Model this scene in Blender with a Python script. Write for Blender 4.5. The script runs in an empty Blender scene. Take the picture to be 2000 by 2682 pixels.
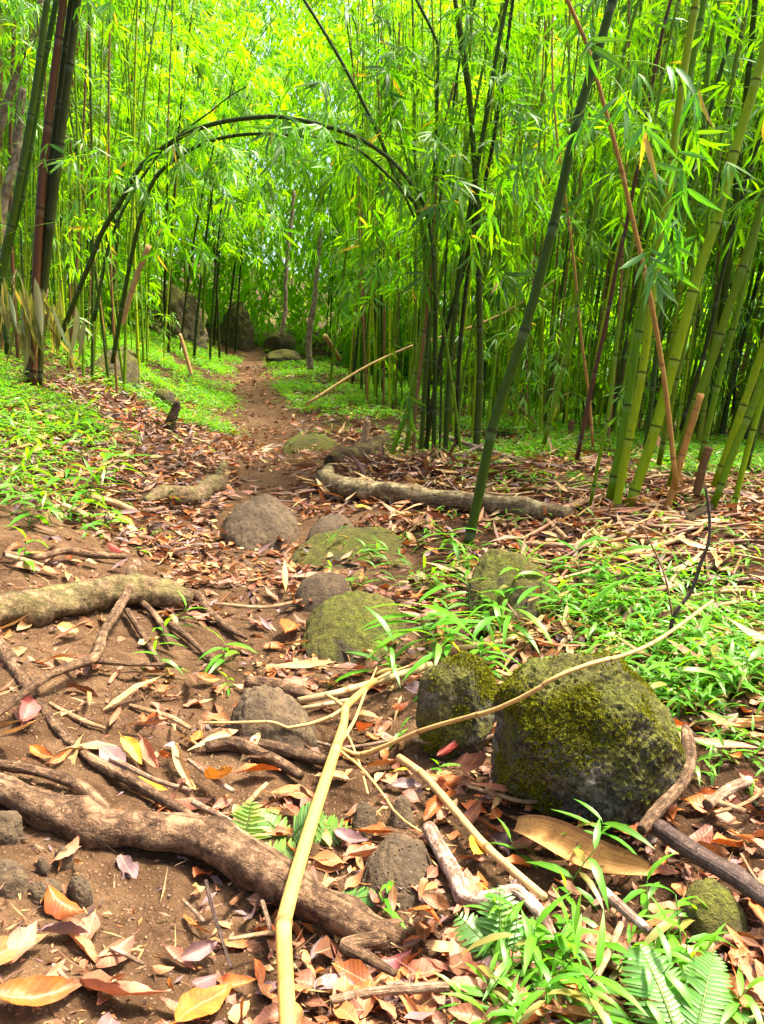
import bpy, math
import numpy as np
rng = np.random.default_rng(11)
SC = bpy.context.scene
COL = SC.collection
PI = math.pi

# ------------------------------------------------------------------ noise
def _h2(i, j, s):
    n = (i.astype(np.int64) * 374761393 + j.astype(np.int64) * 668265263 + s * 1442695041) & 0x7fffffff
    n = ((n ^ (n >> 13)) * 1274126177) & 0x7fffffff
    return ((n ^ (n >> 16)) & 0xffff) / 65535.0
def noise2(x, y, s=0):
    xi, yi = np.floor(x), np.floor(y)
    fx, fy = x - xi, y - yi
    fx = fx * fx * (3 - 2 * fx); fy = fy * fy * (3 - 2 * fy)
    a = _h2(xi, yi, s); b = _h2(xi + 1, yi, s); c = _h2(xi, yi + 1, s); d = _h2(xi + 1, yi + 1, s)
    return (a * (1 - fx) + b * fx) * (1 - fy) + (c * (1 - fx) + d * fx) * fy - 0.5
def fbm2(x, y, s=0, o=4):
    r = 0; a = 1.0
    for k in range(o):
        r = r + a * noise2(x, y, s + k * 17); x = x * 2.03 + 3.1; y = y * 2.03 + 1.7; a *= 0.5
    return r
def noise3(p, s=0):
    i = np.floor(p); f = p - i; f = f * f * (3 - 2 * f)
    def h(dx, dy, dz):
        return _h2(i[:, 0] + dx + (i[:, 2] + dz) * 57, i[:, 1] + dy + (i[:, 2] + dz) * 131, s)
    x, y, z = f[:, 0], f[:, 1], f[:, 2]
    r0 = (h(0,0,0)*(1-x)+h(1,0,0)*x)*(1-y)+(h(0,1,0)*(1-x)+h(1,1,0)*x)*y
    r1 = (h(0,0,1)*(1-x)+h(1,0,1)*x)*(1-y)+(h(0,1,1)*(1-x)+h(1,1,1)*x)*y
    return r0*(1-z)+r1*z-0.5
def fbm3(p, s=0, o=4):
    r = 0; a = 1.0
    for k in range(o):
        r = r + a * noise3(p, s + 13 * k); p = p * 2.03 + 1.9; a *= 0.5
    return r
def sstep(a, b, x):
    t = np.clip((x - a) / (b - a), 0, 1); return t * t * (3 - 2 * t)

# ------------------------------------------------------------------ camera geometry (photo pixels 2000 x 2682)
F = 2144.0
CAM = np.array([0.0, 0.0, 0.80])
PITCH = math.radians(-8.0)
FWD = np.array([0, math.cos(PITCH), math.sin(PITCH)])
UP = np.array([0, -math.sin(PITCH), math.cos(PITCH)])
def ray(px, py):
    return FWD + np.array([(px - 1000) / F, 0, 0]) + UP * ((1341 - py) / F)
def at(px, py, Y):
    d = ray(px, py); return CAM + d * (Y / d[1])

# ------------------------------------------------------------------ terrain
_PY = np.array([-8, 1.1, 2.3, 3.4, 5.1, 8.2, 12.7, 17, 40.])
_PX = np.array([0.0, -.05, -.16, -.42, -.70, -1.18, -2.05, -2.6, -4.])
def path_x(y): return np.interp(y, _PY, _PX)
def H0(x, y):
    x = np.asarray(x, float); y = np.asarray(y, float)
    dx = x - path_x(y)
    t = y - 1.5
    z = 0.108 * np.where(t > 0, np.sqrt(t * t + 0.2) - 0.447, 0.0)
    z = z * (1 - 0.38 * sstep(0.8, 4.0, dx) * sstep(3, 9, y))
    z = np.where(y > 17, z + 0.06 * (y - 17), z)
    z = z + (0.50 * sstep(0.26, 1.7, -dx) + 0.16 * np.clip(-dx - 1.5, 0, 8)) * sstep(1.2, 4.5, y) + 0.10 * sstep(0.3, 1.0, -dx) * (1 - sstep(2.5, 4, y))
    z = z + 0.05 * sstep(0.4, 1.4, dx) * (1 - sstep(5, 8, y)) - 0.045 * np.exp(-(dx / 0.32) ** 2)
    z = z + .07 * np.exp(-(((x - .25) / .38) ** 2 + ((y - 4.75) / .35) ** 2))
    return z
def H(x, y):
    x = np.asarray(x, float); y = np.asarray(y, float)
    z = H0(x, y)
    z = z + 0.05 * fbm2(x * 1.3, y * 1.3, 3, 3) + 0.022 * fbm2(x * 6, y * 6, 5, 3)
    return z
_T = 0.5 * 1.006 ** np.arange(0, 780)
def hit(px, py):
    d = ray(px, py); P = CAM + _T[:, None] * d
    g = P[:, 2] - H0(P[:, 0], P[:, 1])
    k = np.argmax(g < 0)
    if g[k] >= 0: return P[-1]
    a = g[k - 1] / (g[k - 1] - g[k])
    p = P[k - 1] * (1 - a) + P[k] * a
    p[2] = float(H(p[0], p[1])); return p
def depth(p): return float(np.dot(p - CAM, FWD))

# ------------------------------------------------------------------ mesh builder
class MB:
    def __init__(s): s.V = []; s.F = []; s.C = []; s.U = []; s.n = 0
    def add(s, V, F, col=(1, 1, 1), uv=None):
        V = np.asarray(V, float).reshape(-1, 3); n = len(V)
        s.V.append(V)
        for f in (F if isinstance(F, list) else [F]):
            f = np.asarray(f, np.int64)
            if len(f): s.F.append(f + s.n)
        c = np.asarray(col, float)
        s.C.append(np.broadcast_to(c, (n, 3)) if c.ndim == 1 else c)
        s.U.append(np.zeros((n, 3)) if uv is None else np.asarray(uv, float))
        s.n += n
    def mesh(s, name, mat, origin=(0, 0, 0), smooth=True):
        V = np.concatenate(s.V) - np.asarray(origin, float)
        me = bpy.data.meshes.new(name)
        lv = np.concatenate([f.ravel() for f in s.F]); sz = np.concatenate([np.full(len(f), f.shape[1]) for f in s.F])
        st = np.concatenate([[0], np.cumsum(sz)[:-1]])
        me.vertices.add(len(V)); me.vertices.foreach_set('co', V.astype(np.float32).ravel())
        me.loops.add(len(lv)); me.loops.foreach_set('vertex_index', lv.astype(np.int32))
        me.polygons.add(len(sz)); me.polygons.foreach_set('loop_start', st.astype(np.int32))
        me.update(calc_edges=True)
        C = np.concatenate(s.C); C = np.concatenate([C, np.ones((len(C), 1))], 1)
        a = me.attributes.new('col', 'FLOAT_COLOR', 'POINT'); a.data.foreach_set('color', C.astype(np.float32).ravel())
        a = me.attributes.new('luv', 'FLOAT_VECTOR', 'POINT'); a.data.foreach_set('vector', np.concatenate(s.U).astype(np.float32).ravel())
        me.polygons.foreach_set('use_smooth', np.full(len(sz), smooth, dtype=bool))
        me.materials.append(mat); me.update()
        return me
    def build(s, name, mat, parent=None, origin=(0, 0, 0), smooth=True):
        if parent is not None: origin = tuple(parent.location)
        o = bpy.data.objects.new(name, s.mesh(name, mat, origin, smooth)); COL.objects.link(o)
        if parent is not None: o.parent = parent
        else: o.location = origin
        return o
def tag(o, label, cat=None, group=None, kind=None):
    if label: o['label'] = label
    if cat: o['category'] = cat
    if group: o['group'] = group
    if kind: o['kind'] = kind
    return o
def empty(name, loc, label, cat, group=None):
    o = bpy.data.objects.new(name, None); COL.objects.link(o); o.location = tuple(float(v) for v in loc)
    o.empty_display_size = 0.1
    return tag(o, label, cat, group)
def copy_tree(o, parent=None):
    c = o.copy(); COL.objects.link(c)
    if parent is not None: c.parent = parent
    for ch in KIDS.get(o.name, []): copy_tree(ch, c)
    return c
KIDS = {}

# ------------------------------------------------------------------ curves and tubes
def spline(P, n):
    P = np.asarray(P, float); m = len(P)
    if m == 2:
        t = np.linspace(0, 1, n)[:, None]; return P[0] * (1 - t) + P[1] * t
    E = np.vstack([2 * P[0] - P[1], P, 2 * P[-1] - P[-2]])
    t = np.linspace(0, m - 1 - 1e-9, n); i = t.astype(int); f = (t - i)[:, None]
    p0, p1, p2, p3 = E[i], E[i + 1], E[i + 2], E[i + 3]
    return 0.5 * (2 * p1 + (p2 - p0) * f + (2 * p0 - 5 * p1 + 4 * p2 - p3) * f ** 2 + (3 * p1 - p0 - 3 * p2 + p3) * f ** 3)
def arclen(P): return np.concatenate([[0], np.cumsum(np.linalg.norm(np.diff(P, axis=0), axis=1))])
def resample(P, s):
    L = arclen(P); return np.stack([np.interp(s, L, P[:, k]) for k in range(P.shape[1])], 1)
def frames(P):
    T = np.gradient(P, axis=0); T /= np.linalg.norm(T, axis=1)[:, None] + 1e-12
    ref = np.array([0.31, 0.82, 0.1]) if abs(T[0, 2]) > 0.6 else np.array([0.05, 0.1, 1.0])
    A = np.zeros_like(T); a = ref - T[0] * np.dot(ref, T[0]); a /= np.linalg.norm(a); A[0] = a
    for k in range(1, len(T)):
        a = a - T[k] * np.dot(a, T[k]); a /= np.linalg.norm(a) + 1e-12; A[k] = a
    return T, A, np.cross(T, A)
def ring_mesh(P, R, sides, cap=True):
    """P: n x 3, R: n x sides radii. Returns verts, [quads, tris], angle index, T"""
    n = len(P); T, A, B = frames(P)
    th = np.linspace(0, 2 * PI, sides, endpoint=False)
    D = A[:, None, :] * np.cos(th)[None, :, None] + B[:, None, :] * np.sin(th)[None, :, None]
    V = (P[:, None, :] + D * R[:, :, None]).reshape(-1, 3)
    i = np.arange(n - 1)[:, None]; j = np.arange(sides)[None, :]; j2 = (j + 1) % sides
    Q = np.stack([i * sides + j, i * sides + j2, (i + 1) * sides + j2, (i + 1) * sides + j], -1).reshape(-1, 4)
    Fs = [Q]
    if cap:
        V = np.vstack([V, P[0], P[-1]]); jj = np.arange(sides); b = n * sides
        Fs.append(np.stack([np.full(sides, b), (jj + 1) % sides, jj], 1))
        Fs.append(np.stack([np.full(sides, b + 1), (n - 1) * sides + jj, (n - 1) * sides + (jj + 1) % sides], 1))
    return V, Fs, th
def tube(mb, P, R, sides=8, step=None, rough=0.0, rs=8.0, seed=0, col=(1, 1, 1), wob=0.0, knots=0):
    """Round limb through points P with radii R; rough = relative radius noise, wob = sideways waviness."""
    P = np.asarray(P, float); R = np.asarray(R, float)
    n0 = max(8, 8 * len(P)); C = spline(np.column_stack([P, R]), n0)
    L = arclen(C[:, :3])[-1]; step = step or max(R.max() * 0.6, L / 60)
    n = max(3, int(L / step) + 1); C = resample4(C, n)
    Q, r = C[:, :3].copy(), np.clip(C[:, 3], 0.0006, None)
    s = np.linspace(0, L, n)
    if wob:
        for k in range(3): Q[:, k] += wob * fbm2(s * 5 + 9.1 * k + seed, s * 0 + seed + 0.5, seed + k, 3)
    RR = np.repeat(r[:, None], sides, 1)
    if rough or knots:
        th = np.linspace(0, 2 * PI, sides, endpoint=False)
        pp = np.stack([(np.cos(th)[None, :] * 1.0 + 0 * s[:, None]).ravel(), (np.sin(th)[None, :] + 0 * s[:, None]).ravel(), (s[:, None] * rs + 0 * th[None, :]).ravel()], 1)
        RR = RR * (1 + rough * fbm3(pp * 1.3 + seed * 3.7, seed, 4).reshape(n, sides) * 1.6 + rough * 0.8 * (fbm2(s * rs * 0.8, s * 0 + .3, seed + 5, 2))[:, None])
        rg = np.random.default_rng(seed + 99)
        for k in range(knots):
            c = rg.uniform(0, L); a = rg.uniform(0, 2 * PI); w = r.mean() * rg.uniform(0.5, 1.1)
            da = (th - a + PI) % (2 * PI) - PI
            RR = RR + r[:, None] * rg.uniform(.15, .4) * np.exp(-((s - c)[:, None] / w) ** 2 - (da[None, :] / 0.6) ** 2)
    V, Fs, th = ring_mesh(Q, RR, sides)
    u = np.zeros((len(V), 3)); u[:n * sides, 0] = np.tile(th, n); u[:n * sides, 1] = np.repeat(s, sides); u[:, 2] = r.mean()
    u[n * sides, 1] = -1; u[n * sides + 1, 1] = -1
    mb.add(V, Fs, col, u)
    return Q, r
def resample4(C, n):
    L = arclen(C[:, :3]); s = np.linspace(0, L[-1], n)
    return np.stack([np.interp(s, L, C[:, k]) for k in range(4)], 1)
def culm_tube(mb, P, r0, r1, inter, sides=10, zig=0.0, seed=0, open_top=False):
    """Bamboo cane: internodes with raised node rings. luv = (angle, position in internodes, 0)."""
    C = spline(P, max(24, 10 * len(P))); L = arclen(C)[-1]
    nn = max(1, int(L / inter)); ss = []
    off = inter * 0.35
    e = min(0.012, inter * 0.06)
    nodes = np.arange(off, L - e * 2, inter)
    ss = [0.0, L]
    for a in nodes: ss += [a - 2.2 * e, a - e, a, a + e * .7, a + 2.2 * e, a + inter * .33, a + inter * .66]
    ss = np.unique(np.clip(ss, 0, L)); Q = resample(C, ss)
    r = r0 + (r1 - r0) * (ss / L) ** 1.15
    d = np.min(np.abs(ss[:, None] - nodes[None, :]), 1) if len(nodes) else np.full(len(ss), 9.)
    r = r * np.where(d < 1e-6, 1.13, np.where(d < e * 1.2, 1.05, np.where(d < e * 2.5, 0.985, 1.0)))
    if zig:
        rg = np.random.default_rng(seed); k = np.clip(np.searchsorted(nodes, ss), 0, len(nodes)); off2 = rg.normal(0, zig, (len(nodes) + 1, 3)); Q = Q + off2[k]
    V, Fs, th = ring_mesh(Q, np.repeat(r[:, None], sides, 1), sides)
    n = len(ss); u = np.zeros((len(V), 3)); u[:n * sides, 0] = np.tile(th, n); u[:n * sides, 1] = np.repeat((ss - off) / inter + 50, sides); u[n * sides:, 1] = 50.5; u[:n * sides, 2] = np.repeat(ss / L, sides)
    mb.add(V, Fs, (1, 1, 1), u)
    return Q, r, nodes, L

# ------------------------------------------------------------------ leaves
def norm(v): return v / (np.linalg.norm(v, axis=-1, keepdims=True) + 1e-12)
def leaves(mb, P, D, N, L, W, col, seg=3, droop=0.25, fold=0.25, prof=None, wave=0.0):
    """Batch of lance-shaped leaves. P base, D direction, N up normal, L length, W full width, col n x 3."""
    n = len(P)
    if n == 0: return
    D = norm(D); S = norm(np.cross(D, N)); N = norm(np.cross(S, D))
    L = np.broadcast_to(np.asarray(L, float), (n,)); W = np.broadcast_to(np.asarray(W, float), (n,)); droop = np.broadcast_to(np.asarray(droop, float), (n,))
    if prof is None:
        prof = {2: [(.42, 1.)], 3: [(.22, .85), (.58, .85)], 4: [(.15, .75), (.40, 1.), (.70, .66)], 6: [(.1, .5), (.25, .86), (.45, 1.), (.65, .82), (.84, .45)]}[seg]
    rows = len(prof); nv = 2 + 3 * rows
    V = np.zeros((n, nv, 3)); U = np.zeros((n, nv, 3))
    def pos(t):
        a = droop * t * 1.2
        return P + D * (L * t * (1 - .18 * (droop * t) ** 2))[:, None] - N * (L * t * a * .6)[:, None]
    V[:, 0] = P; V[:, -1] = pos(1.0); U[:, -1, 1] = 1
    ph = rng.uniform(0, 6.28, n) if wave else None
    for k, (t, w) in enumerate(prof):
        c = pos(t); h = (W * w * .5)[:, None]; up = N * (h * fold)
        if wave: up = up + N * (W * wave * np.sin(ph + t * 7))[:, None]
        V[:, 1 + 3 * k] = c - S * h + up; V[:, 2 + 3 * k] = c; V[:, 3 + 3 * k] = c + S * h + (N * (h * fold) if not wave else N * (h * fold) + N * (W * wave * np.cos(ph + t * 8))[:, None])
        U[:, 1 + 3 * k] = (-w, t, 0); U[:, 2 + 3 * k] = (0, t, 0); U[:, 3 + 3 * k] = (w, t, 0)
    o = (np.arange(n) * nv)[:, None]
    tri = [[0, 2, 1], [0, 3, 2], [nv - 1, nv - 4, nv - 3], [nv - 1, nv - 3, nv - 2]]
    quad = []
    for k in range(rows - 1):
        a = 1 + 3 * k; quad += [[a, a + 1, a + 4, a + 3], [a + 1, a + 2, a + 5, a + 4]]
    Fs = [(o[:, :, None] + np.array(tri)[None]).reshape(-1, 3)]
    if quad: Fs.append((o[:, :, None] + np.array(quad)[None]).reshape(-1, 4))
    col = np.asarray(col, float); col = np.broadcast_to(col, (n, 3)) if col.ndim == 1 else col
    r = rng.uniform(0, 1, n); U[:, :, 2] = r[:, None]
    mb.add(V.reshape(-1, 3), Fs, np.repeat(col, nv, 0), U.reshape(-1, 3))
def leafcol(n, kind='mid'):
    A, B = {'mid': ((.040, .150, .003), (.105, .28, .005)), 'deep': ((.024, .100, .006), (.058, .175, .010)),
            'bright': ((.085, .24, .003), (.17, .36, .005)), 'blue': ((.030, .135, .024), (.065, .21, .035)), 'grass': ((.052, .21, .008), (.12, .35, .014))}[kind]
    t = rng.uniform(0, 1, (n, 1)); c = np.array(A) * (1 - t) + np.array(B) * t
    c = c * rng.uniform(.85, 1.15, (n, 3))
    if kind == 'grass': c[rng.uniform(0, 1, n) < .07] = (.24, .21, .05)
    return c
def spray(mb, p, d, length, nfan, llen, kind, per=(3, 6), seg=3, tw=0.0022, droop=0.5, dry=0.02):
    """A twig leaving p along d that bends down, with fans of leaves."""
    d = np.asarray(d, float); d = d / np.linalg.norm(d)
    t = np.linspace(0, 1, 6)[:, None]
    side = rng.normal(0, .12, 3)
    Q = p + d * length * t + np.array([0, 0, -1]) * droop * length * t ** 2 + side * length * t ** 2
    V, Fs, th = ring_mesh(Q, np.repeat((tw * (1.2 - t)), 4, 1), 4, False); mb.add(V, Fs, (.10, .17, .02), np.zeros((len(V), 3)))
    PP = []; DD = []; NN = []
    for k in range(nfan):
        f = rng.uniform(.35, 1.0) if k else 1.0
        q = np.array([np.interp(f, t[:, 0], Q[:, a]) for a in range(3)]); tang = norm(np.array([np.interp(min(f + .15, 1), t[:, 0], Q[:, a]) - np.interp(f - .15, t[:, 0], Q[:, a]) for a in range(3)]))
        if k: q = q + rng.normal(0, .035, 3)
        m = rng.integers(per[0], per[1] + 1)
        ft = norm(tang + rng.normal(0, .45, 3) * (k > 0) + np.array([0, 0, -.25])); fs = norm(np.cross(ft, np.array([rng.normal(0, .35), rng.normal(0, .35), 1.0])))
        for w in range(m):
            a = (0.0 if w == 0 else (.25 + .22 * w) * (1 if w % 2 else -1)) + rng.normal(0, .12)
            PP.append(q - ft * (.012 * w) + rng.normal(0, .003, 3)); DD.append(ft * math.cos(a) + fs * math.sin(a) + np.array([0, 0, -.22]) + rng.normal(0, .10, 3)); NN.append(np.cross(fs, ft))
    PP = np.array(PP); DD = np.array(DD); n = len(PP)
    N = np.array(NN) + rng.normal(0, .25, (n, 3))
    L = llen * rng.uniform(.6, 1.2, n); c = leafcol(n, kind) * rng.uniform(.5, 1.25)  # leaf tone varies per spray, widened to paint in foliage highlights and shadow
    m = rng.uniform(0, 1, n) < dry; c[m] = np.array([.30, .20, .08])
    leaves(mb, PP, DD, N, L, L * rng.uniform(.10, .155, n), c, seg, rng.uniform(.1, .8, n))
# ------------------------------------------------------------------ materials
class NT:
    def __init__(s, name):
        s.m = bpy.data.materials.new(name); s.m.use_nodes = True; s.t = s.m.node_tree; s.t.nodes.clear()
        s.out = s.t.nodes.new('ShaderNodeOutputMaterial')
    def n(s, typ, ins={}, **props):
        d = s.t.nodes.new('ShaderNode' + typ)
        for k, v in props.items(): setattr(d, k, v)
        for k, v in ins.items():
            sk = d.inputs[k]
            if hasattr(v, 'is_output'): s.t.links.new(v, sk)
            else:
                if isinstance(v, (tuple, list)) and len(v) == 3 and sk.type == 'RGBA': v = (*v, 1)
                sk.default_value = v
        return d
    def attr(s, name): return s.n('Attribute', attribute_name=name)
    def noise(s, scale, detail=4, vec=None, rough=.55, dist=0):
        i = {'Scale': scale, 'Detail': detail, 'Roughness': rough, 'Distortion': dist}
        if vec is not None: i['Vector'] = vec
        return s.n('TexNoise', i).outputs['Fac']
    def ramp(s, fac, stops, interp='LINEAR'):
        d = s.n('ValToRGB', {'Fac': fac}); r = d.color_ramp; r.interpolation = interp
        while len(r.elements) > 1: r.elements.remove(r.elements[-1])
        r.elements[0].position = stops[0][0]; r.elements[0].color = (*stops[0][1], 1)
        for p, c in stops[1:]:
            e = r.elements.new(p); e.color = (*c, 1)
        return d.outputs['Color']
    def mix(s, f, a, b, mode='MIX'):
        d = s.n('Mix', data_type='RGBA', blend_type=mode)
        for k, v in ((0, f), (6, a), (7, b)):
            if hasattr(v, 'is_output'): s.t.links.new(v, d.inputs[k])
            else: d.inputs[k].default_value = v if k == 0 else (*v, 1)
        return d.outputs[2]
    def math(s, op, a, b=0.0, c=None, clamp=False):
        i = {0: a, 1: b}
        if c is not None: i[2] = c
        return s.n('Math', i, operation=op, use_clamp=clamp).outputs[0]
    def bump(s, h, strength, dist=0.01, nrm=None):
        i = {'Height': h, 'Strength': strength, 'Distance': dist}
        if nrm is not None: i['Normal'] = nrm
        return s.n('Bump', i).outputs['Normal']
    def finish(s, sh): s.t.links.new(sh, s.out.inputs['Surface']); return s.m
    def principled(s, col, rough=.6, nrm=None, spec=.3):
        i = {'Base Color': col, 'Roughness': rough, 'Specular IOR Level': spec}
        if nrm is not None: i['Normal'] = nrm
        return s.n('BsdfPrincipled', i).outputs[0]

def m_leaf(name, trans=.55, gain=(3.0, 2.7, .22), gloss=.03):
    t = NT(name); a = t.attr('col').outputs['Color']; luv = t.attr('luv').outputs['Vector']
    x = t.n('SeparateXYZ', {0: luv})
    rib = t.math('LESS_THAN', t.math('ABSOLUTE', x.outputs[0]), .09)
    c = t.mix(t.math('MULTIPLY', rib, .35), a, (.20, .32, .05))
    veins = t.math('MULTIPLY', t.math('SINE', t.math('MULTIPLY', x.outputs[0], 22.0)), .5)
    c = t.mix(t.math('MULTIPLY_ADD', veins, .16, .1), c, (.012, .045, .004))
    tc = t.mix(1.0, c, gain, 'MULTIPLY')
    d = t.n('BsdfDiffuse', {'Color': c, 'Roughness': .3}).outputs[0]
    tr = t.n('BsdfTranslucent', {'Color': tc}).outputs[0]
    gl = t.n('BsdfGlossy', {'Color': (.8, .9, .7), 'Roughness': .42}).outputs[0]
    s1 = t.n('MixShader', {0: trans, 1: d, 2: tr}).outputs[0]
    return t.finish(t.n('MixShader', {0: gloss, 1: s1, 2: gl}).outputs[0])
def m_dry(name, use_obj):
    """Fallen leaf: own colour, blotches, midrib and side veins; darker mottling."""
    t = NT(name); a = (t.n('ObjectInfo').outputs['Color'] if use_obj else t.attr('col').outputs['Color'])
    luv = t.attr('luv').outputs['Vector']; x = t.n('SeparateXYZ', {0: luv})
    u, v = t.math('ABSOLUTE', x.outputs[0]), x.outputs[1]
    w = t.math('SINE', t.math('MULTIPLY', t.math('SUBTRACT', v, t.math('MULTIPLY', u, .16)), 62.0))
    side = t.math('GREATER_THAN', w, .93)
    rib = t.math('LESS_THAN', u, .05)
    geo = t.n('NewGeometry').outputs['Position']
    n1 = t.noise(38, 5, geo); n2 = t.noise(220, 3, geo); n3 = t.noise(9, 2, geo)
    c = t.mix(t.ramp(n1, [(.42, (0, 0, 0)), (.70, (.75, .75, .75))]), a, t.mix(.5, t.mix(1., a, (.42, .30, .26), 'MULTIPLY'), (.10, .05, .03)))
    c = t.mix(t.ramp(n3, [(.4, (0, 0, 0)), (.72, (.45, .45, .45))]), c, t.mix(1., a, (1.25, 1.12, .82), 'MULTIPLY'))
    c = t.mix(t.ramp(n2, [(.62, (0, 0, 0)), (.74, (.6, .6, .6))]), c, (.06, .03, .02))
    c = t.mix(t.math('MULTIPLY', rib, .35), c, (.55, .36, .18)); c = t.mix(t.math('MULTIPLY', side, .10), c, (.12, .06, .03))
    hgt = t.math('ADD', t.math('MULTIPLY', w, .10), t.math('MULTIPLY', n1, 1.4))
    nb = t.bump(hgt, .35, .004)
    p = t.principled(c, .55, nb, .35)
    tr = t.n('BsdfTranslucent', {'Color': t.mix(1., c, (1.2, .9, .6), 'MULTIPLY')}).outputs[0]
    return t.finish(t.n('MixShader', {0: .14, 1: p, 2: tr}).outputs[0])
def m_culm(name='bamboo_skin', dry=False, own=False):
    t = NT(name); oi = t.attr('col') if own else t.n('ObjectInfo'); a = oi.outputs['Color']; luv = t.attr('luv').outputs['Vector']; x = t.n('SeparateXYZ', {0: luv})
    f = t.math('FRACT', x.outputs[1])
    geo = t.n('TexCoord').outputs['Object']
    mp = t.n('Mapping', {'Vector': geo, 'Scale': (30, 30, 2.5)}).outputs[0]
    n1 = t.noise(2.0, 5, mp); n2 = t.noise(3.0, 3, geo); n3 = t.noise(40, 3, geo)
    c = t.mix(t.ramp(n2, [(.35, (0, 0, 0)), (.7, (.55, .55, .55))]), a, t.mix(1., a, (1.35, 1.08, .5) if not dry else (1.1, .95, .7), 'MULTIPLY'))
    c = t.mix(t.ramp(n1, [(.5, (0, 0, 0)), (.75, (.5, .5, .5))]), c, t.mix(1., a, (.45, .45, .4), 'MULTIPLY'))
    c = t.mix(t.ramp(n3, [(.62, (0, 0, 0)), (.72, (.55, .55, .55))]), c, (.05, .045, .025) if not dry else (.16, .09, .04))
    wax = t.ramp(f, [(0.0, (0, 0, 0)), (.88, (0, 0, 0)), (.93, (.45, .45, .45)), (.965, (.5, .5, .5)), (.975, (0, 0, 0))])
    c = t.mix(wax, c, t.mix(.22, t.mix(1., a, (1.25, 1.25, 1.25), 'MULTIPLY'), (.30, .36, .24) if not dry else (.5, .38, .2)))
    dk = t.ramp(f, [(0.0, (.85, .85, .85)), (.010, (.8, .8, .8)), (.018, (.15, .15, .15)), (.07, (0, 0, 0)), (.982, (0, 0, 0)), (.988, (.8, .8, .8))])
    c = t.mix(dk, c, (.022, .02, .008) if not dry else (.17, .085, .03))
    if dry:
        n4 = t.noise(7, 6, geo, .7, .5); n5 = t.noise(120, 3, geo)
        c = t.mix(t.ramp(n4, [(.48, (0, 0, 0)), (.68, (.6, .6, .6))]), c, t.mix(1., a, (.55, .5, .5), 'MULTIPLY'))
        c = t.mix(t.ramp(n5, [(.60, (0, 0, 0)), (.70, (.45, .45, .45))]), c, (.10, .06, .03))
    nb = t.bump(t.math('ADD', n1, t.math('MULTIPLY', n3, .3)), .25, .004)
    return t.finish(t.principled(c, .45, nb, .10))
def m_bark(name, dark, mid, light, moss=0.0, lich=0.3, rough=.85, streak=5.0):
    t = NT(name); luv = t.attr('luv').outputs['Vector']; geo = t.n('NewGeometry'); pos = geo.outputs['Position']
    x = t.n('SeparateXYZ', {0: luv})
    vec = t.n('CombineXYZ', {0: t.math('SINE', x.outputs[0]), 1: t.math('COSINE', x.outputs[0]), 2: t.math('MULTIPLY', x.outputs[1], streak)}).outputs[0]
    n1 = t.noise(2.2, 8, vec, .65, .6); n2 = t.noise(60, 6, pos, .65); n3 = t.noise(14, 5, pos); n4 = t.noise(170, 3, pos); n6 = t.noise(26, 5, pos, .7)
    c = t.ramp(t.math('MULTIPLY_ADD', t.math('SUBTRACT', n6, .5), .9, n1), [(.28, dark), (.5, mid), (.72, light)])
    c = t.mix(t.ramp(n2, [(.46, (0, 0, 0)), (.66, (.8, .8, .8))]), c, dark)
    c = t.mix(t.ramp(n3, [(.55, (0, 0, 0)), (.66, (lich,) * 3)]), c, tuple(min(1, v * 1.45) for v in light))
    c = t.mix(t.ramp(n4, [(.6, (0, 0, 0)), (.7, (.5, .5, .5))]), c, tuple(min(1, v * 1.6) for v in light))
    if moss:
        up = t.n('SeparateXYZ', {0: geo.outputs['Normal']}).outputs[2]
        mk = t.math('MULTIPLY', t.math('MULTIPLY_ADD', up, .6, .4, clamp=True), t.ramp(n3, [(.40, (0, 0, 0)), (.6, (1, 1, 1))]))
        c = t.mix(t.math('MULTIPLY', mk, moss), c, (.09, .12, .012))
    h = t.math('ADD', t.math('MULTIPLY', n1, .8), t.math('ADD', t.math('MULTIPLY', n2, .7), t.math('MULTIPLY', n4, .25)))
    return t.finish(t.principled(c, rough, t.bump(h, .9, .012), .2))
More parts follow.
